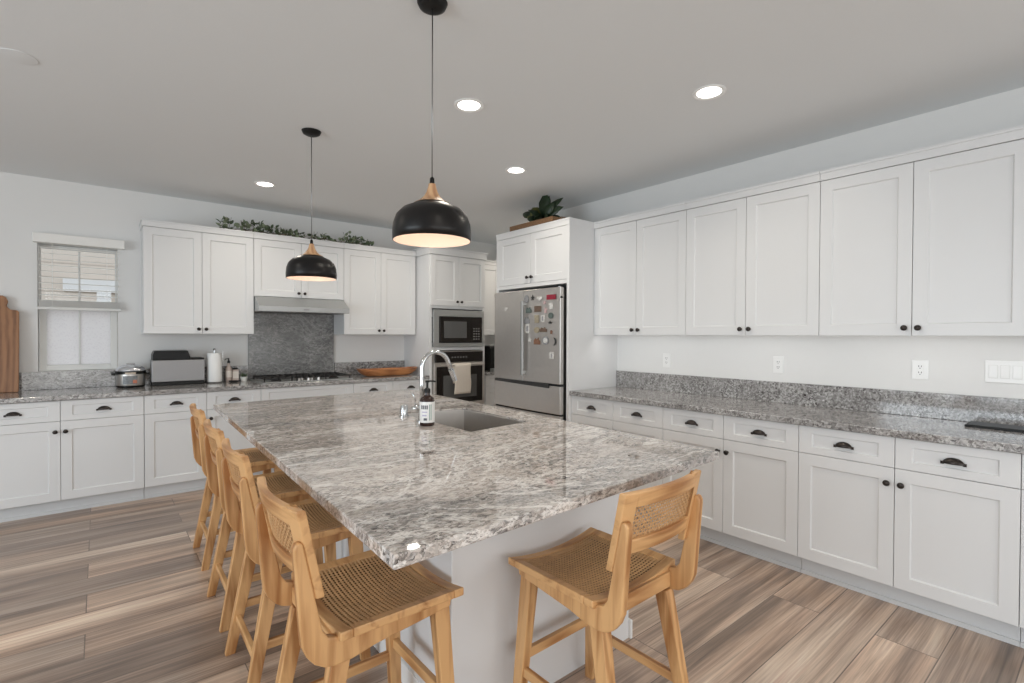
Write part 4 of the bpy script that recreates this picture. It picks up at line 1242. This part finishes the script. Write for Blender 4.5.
t = thing('potted_succulent', 'tiny plant in a white pot beside the cooktop', 'plant', (1.130, 5.64, CT + .0005))
bm = B(); lathe(bm, [(0, 0), (.026, 0), (.033, .045), (.030, .045), (.028, .038), (0, .038)], 24); autosmooth(obj('pot', bm, 'ceramic', t))

def leaf(bm, p, d, n, L, Wd, fold=.15, curl=.2):
    """almond leaf with a mid rib fold"""
    d = d.normalized(); s = d.cross(n).normalized(); n = s.cross(d).normalized()
    st = [(0, .02), (.25, .8), (.55, 1.0), (.82, .6), (1.0, .02)]
    prev = None
    for u_, w_ in st:
        c0 = p + d * (u_ * L) - n * (curl * L * u_ * u_)
        a = bm.verts.new(c0 - s * Wd / 2 * w_ + n * fold * Wd * w_); b = bm.verts.new(c0); c1 = bm.verts.new(c0 + s * Wd / 2 * w_ + n * fold * Wd * w_)
        if prev:
            bm.faces.new((prev[0], a, b, prev[1])); bm.faces.new((prev[1], b, c1, prev[2]))
        prev = (a, b, c1)
def rv(): return Vector((random.uniform(-1, 1), random.uniform(-1, 1), random.uniform(-1, 1)))
bm = B()
for k in range(26):
    a = random.uniform(0, 2 * PI); e = random.uniform(.3, 1.3)
    leaf(bm, Vector((0, 0, .038)), Vector((math.cos(a) * math.cos(e), math.sin(a) * math.cos(e), math.sin(e))), rv(), random.uniform(.035, .06), .012)
o = obj('foliage', bm, 'leaf', t, smooth=True); md = o.modifiers.new('s', 'SOLIDIFY'); md.thickness = .0008

# dough bowl
db_ = thing('dough_bowl', 'long shallow carved wooden dough bowl on the back counter beside the oven tower', 'bowl', (2.602, 5.455, CT + .0005))
bm = B()
nx, ny = 28, 10
Lx, Ly = .365, .135
def bowl(s, zoff, zb):
    rows = []
    for i in range(7):
        f = i / 6
        row = []
        for k in range(40):
            a = 2 * PI * k / 40
            ex = math.copysign(abs(math.cos(a)) ** .55, math.cos(a)); ey = math.copysign(abs(math.sin(a)) ** .75, math.sin(a))
            r = (.62 + .38 * f ** .7) if s else (.55 + .38 * f ** .7)
            z = zb + (f ** 1.6) * (.078 - zb) + (.012 * abs(ex) ** 6 if f == 1 else 0)
            row.append(bm.verts.new((ex * Lx * r, ey * Ly * r, z)))
        rows.append(row)
    for a, b in zip(rows, rows[1:]):
        for k in range(40): bm.faces.new((a[k], a[(k + 1) % 40], b[(k + 1) % 40], b[k]))
    bm.faces.new(rows[0]); return rows
ro = bowl(True, 0, 0.0); ri = bowl(False, 0, .014)
for k in range(40): bm.faces.new((ro[-1][k], ro[-1][(k + 1) % 40], ri[-1][(k + 1) % 40], ri[-1][k]))
autosmooth(obj('bowl', bm, 'tray_wood', db_), 50)

# ------------------------------------------------------------------ garland on the back wall cabinets
ga = thing('eucalyptus_garland', 'green eucalyptus garland lying along the top of the back wall cabinets', 'garland', (0, 0, UT + .006))
bm = B(); b2 = B(); st = B()
path = []
for k in range(60):
    x = .90 + 1.53 * k / 59
    path.append((x, 5.53 + .03 * math.sin(k * .45), .012 + .012 * abs(math.sin(k * .7))))
tube(st, path, .004, 6)
clusters = [(.89, 1.05, .115, 26), (1.10, 1.30, .10, 50), (1.30, 1.60, .075, 60), (1.56, 1.68, .06, 14), (1.74, 1.80, .085, 8), (1.84, 1.96, .06, 18), (2.0, 2.08, .05, 7), (2.10, 2.20, .12, 24), (2.18, 2.34, .08, 40), (2.36, 2.44, .05, 12)]
for (x0, x1, h, n) in clusters:
    for k in range(n):
        x = random.uniform(x0, x1)
        p = Vector((x, 5.53 + random.uniform(-.05, .05), random.uniform(.0, h) ** 1.0 * (.4 + .6 * math.sin(PI * (x - x0) / (x1 - x0)) ** .5)))
        d = Vector((random.uniform(-1, 1), random.uniform(-1, .5), random.uniform(-.1, 1)))
        p.z = max(p.z, .006)
        leaf(bm if random.random() < .5 else b2, p, d, rv(), random.uniform(.036, .058), random.uniform(.024, .036))
    for k in range(max(2, n // 12)):
        x = random.uniform(x0, x1); a = random.uniform(-.8, .8)
        tube(st, [(x, 5.53, .01), (x + .04 * a, 5.52, h * .5), (x + .09 * a, 5.51, h * 1.05)], .0016, 5)
for b_m, nm, mm in ((bm, 'dark_leaves', 'leaf'), (b2, 'pale_leaves', 'leaf_pale')):
    o = obj(nm, b_m, mm, ga, smooth=True); md = o.modifiers.new('s', 'SOLIDIFY'); md.thickness = .0008
obj('stem', st, 'stem', ga)

# plant on its woven tray above the fridge
wt = thing('woven_tray', 'rectangular brown woven tray on top of the fridge surround', 'tray', (3.225, 3.535, UT + .0035))
bm = B(); box(bm, -.12, .12, -.30, .30, 0, .01)
for d in ((-.12, -.10, -.30, .30, 0, .050), (.10, .12, -.30, .30, 0, .050), (-.10, .10, -.30, -.285, .01, .050), (-.10, .10, .285, .30, .01, .050)): box(bm, *d)
obj('tray', bm, 'wicker', wt, .004)
bm = B()
for s in (-1, 1): tube(bm, [(-.04, s * .304, .03), (-.03, s * .318, .05), (.03, s * .318, .05), (.04, s * .304, .03)], .005, 6)
obj('handle', bm, 'wicker', wt)
hp = thing('house_plant', 'dark broad-leaved potted plant standing in the woven tray above the fridge', 'plant', (3.225, 3.50, UT + .0135))
bm = B(); lathe(bm, [(0, 0), (.050, 0), (.062, .055), (.058, .055), (.052, .045), (0, .045)], 24); autosmooth(obj('pot', bm, 'black_iron', hp))
bm = B(); b2 = B(); st = B()
def plantleaf(target, az, el, stem, L, Wd, curl=.35):
    d = Vector((math.cos(az) * math.cos(el), math.sin(az) * math.cos(el), math.sin(el)))
    p0 = Vector((0, 0, .052)); p1 = p0 + d * stem
    tube(st, [tuple(p0), tuple(p0 + d * stem * .5 + Vector((0, 0, .005))), tuple(p1)], .002, 5)
    leaf(target, p1, d, Vector((-.75, -.45, .55)) + rv() * .35, L, Wd, .10, curl * .6)
# +y of the world is to the left in the picture
for (tg, az, el, s_, L, Wd, c_) in [
    (bm, 92, 26, .13, .20, .075, .3), (bm, 100, 48, .05, .14, .07, .3), (b2, 110, 58, .03, .16, .13, .35), (b2, 88, 40, .03, .14, .11, .5), (b2, 130, 30, .03, .13, .11, .7),
    (bm, 275, 80, .05, .22, .12, .05), (bm, 262, 66, .04, .20, .11, .2), (bm, 272, 44, .08, .20, .075, .65), (bm, 268, 26, .07, .18, .085, .6), (bm, 255, 38, .05, .16, .10, .7),
    (bm, 200, 20, .02, .13, .09, .5), (bm, 180, 45, .02, .14, .10, .7), (bm, 310, 40, .03, .14, .09, .5), (bm, 20, 40, .03, .14, .09, .5), (b2, 60, 35, .03, .13, .09, .6), (bm, 90, 8, .02, .12, .08, .3), (bm, 285, 12, .04, .15, .08, .3), (bm, 215, 10, .02, .13, .09, .3), (bm, 150, 12, .02, .12, .09, .3), (bm, 240, 5, .03, .14, .09, .2)]:
    plantleaf(tg, math.radians(az), math.radians(el), s_, L, Wd, c_)
for b_m, nm, mm in ((bm, 'dark_leaves', 'leaf_dark'), (b2, 'olive_leaves', 'leaf_olive')):
    o = obj(nm, b_m, mm, hp, smooth=True); md = o.modifiers.new('s', 'SOLIDIFY'); md.thickness = .0012
obj('stems', st, 'stem', hp)
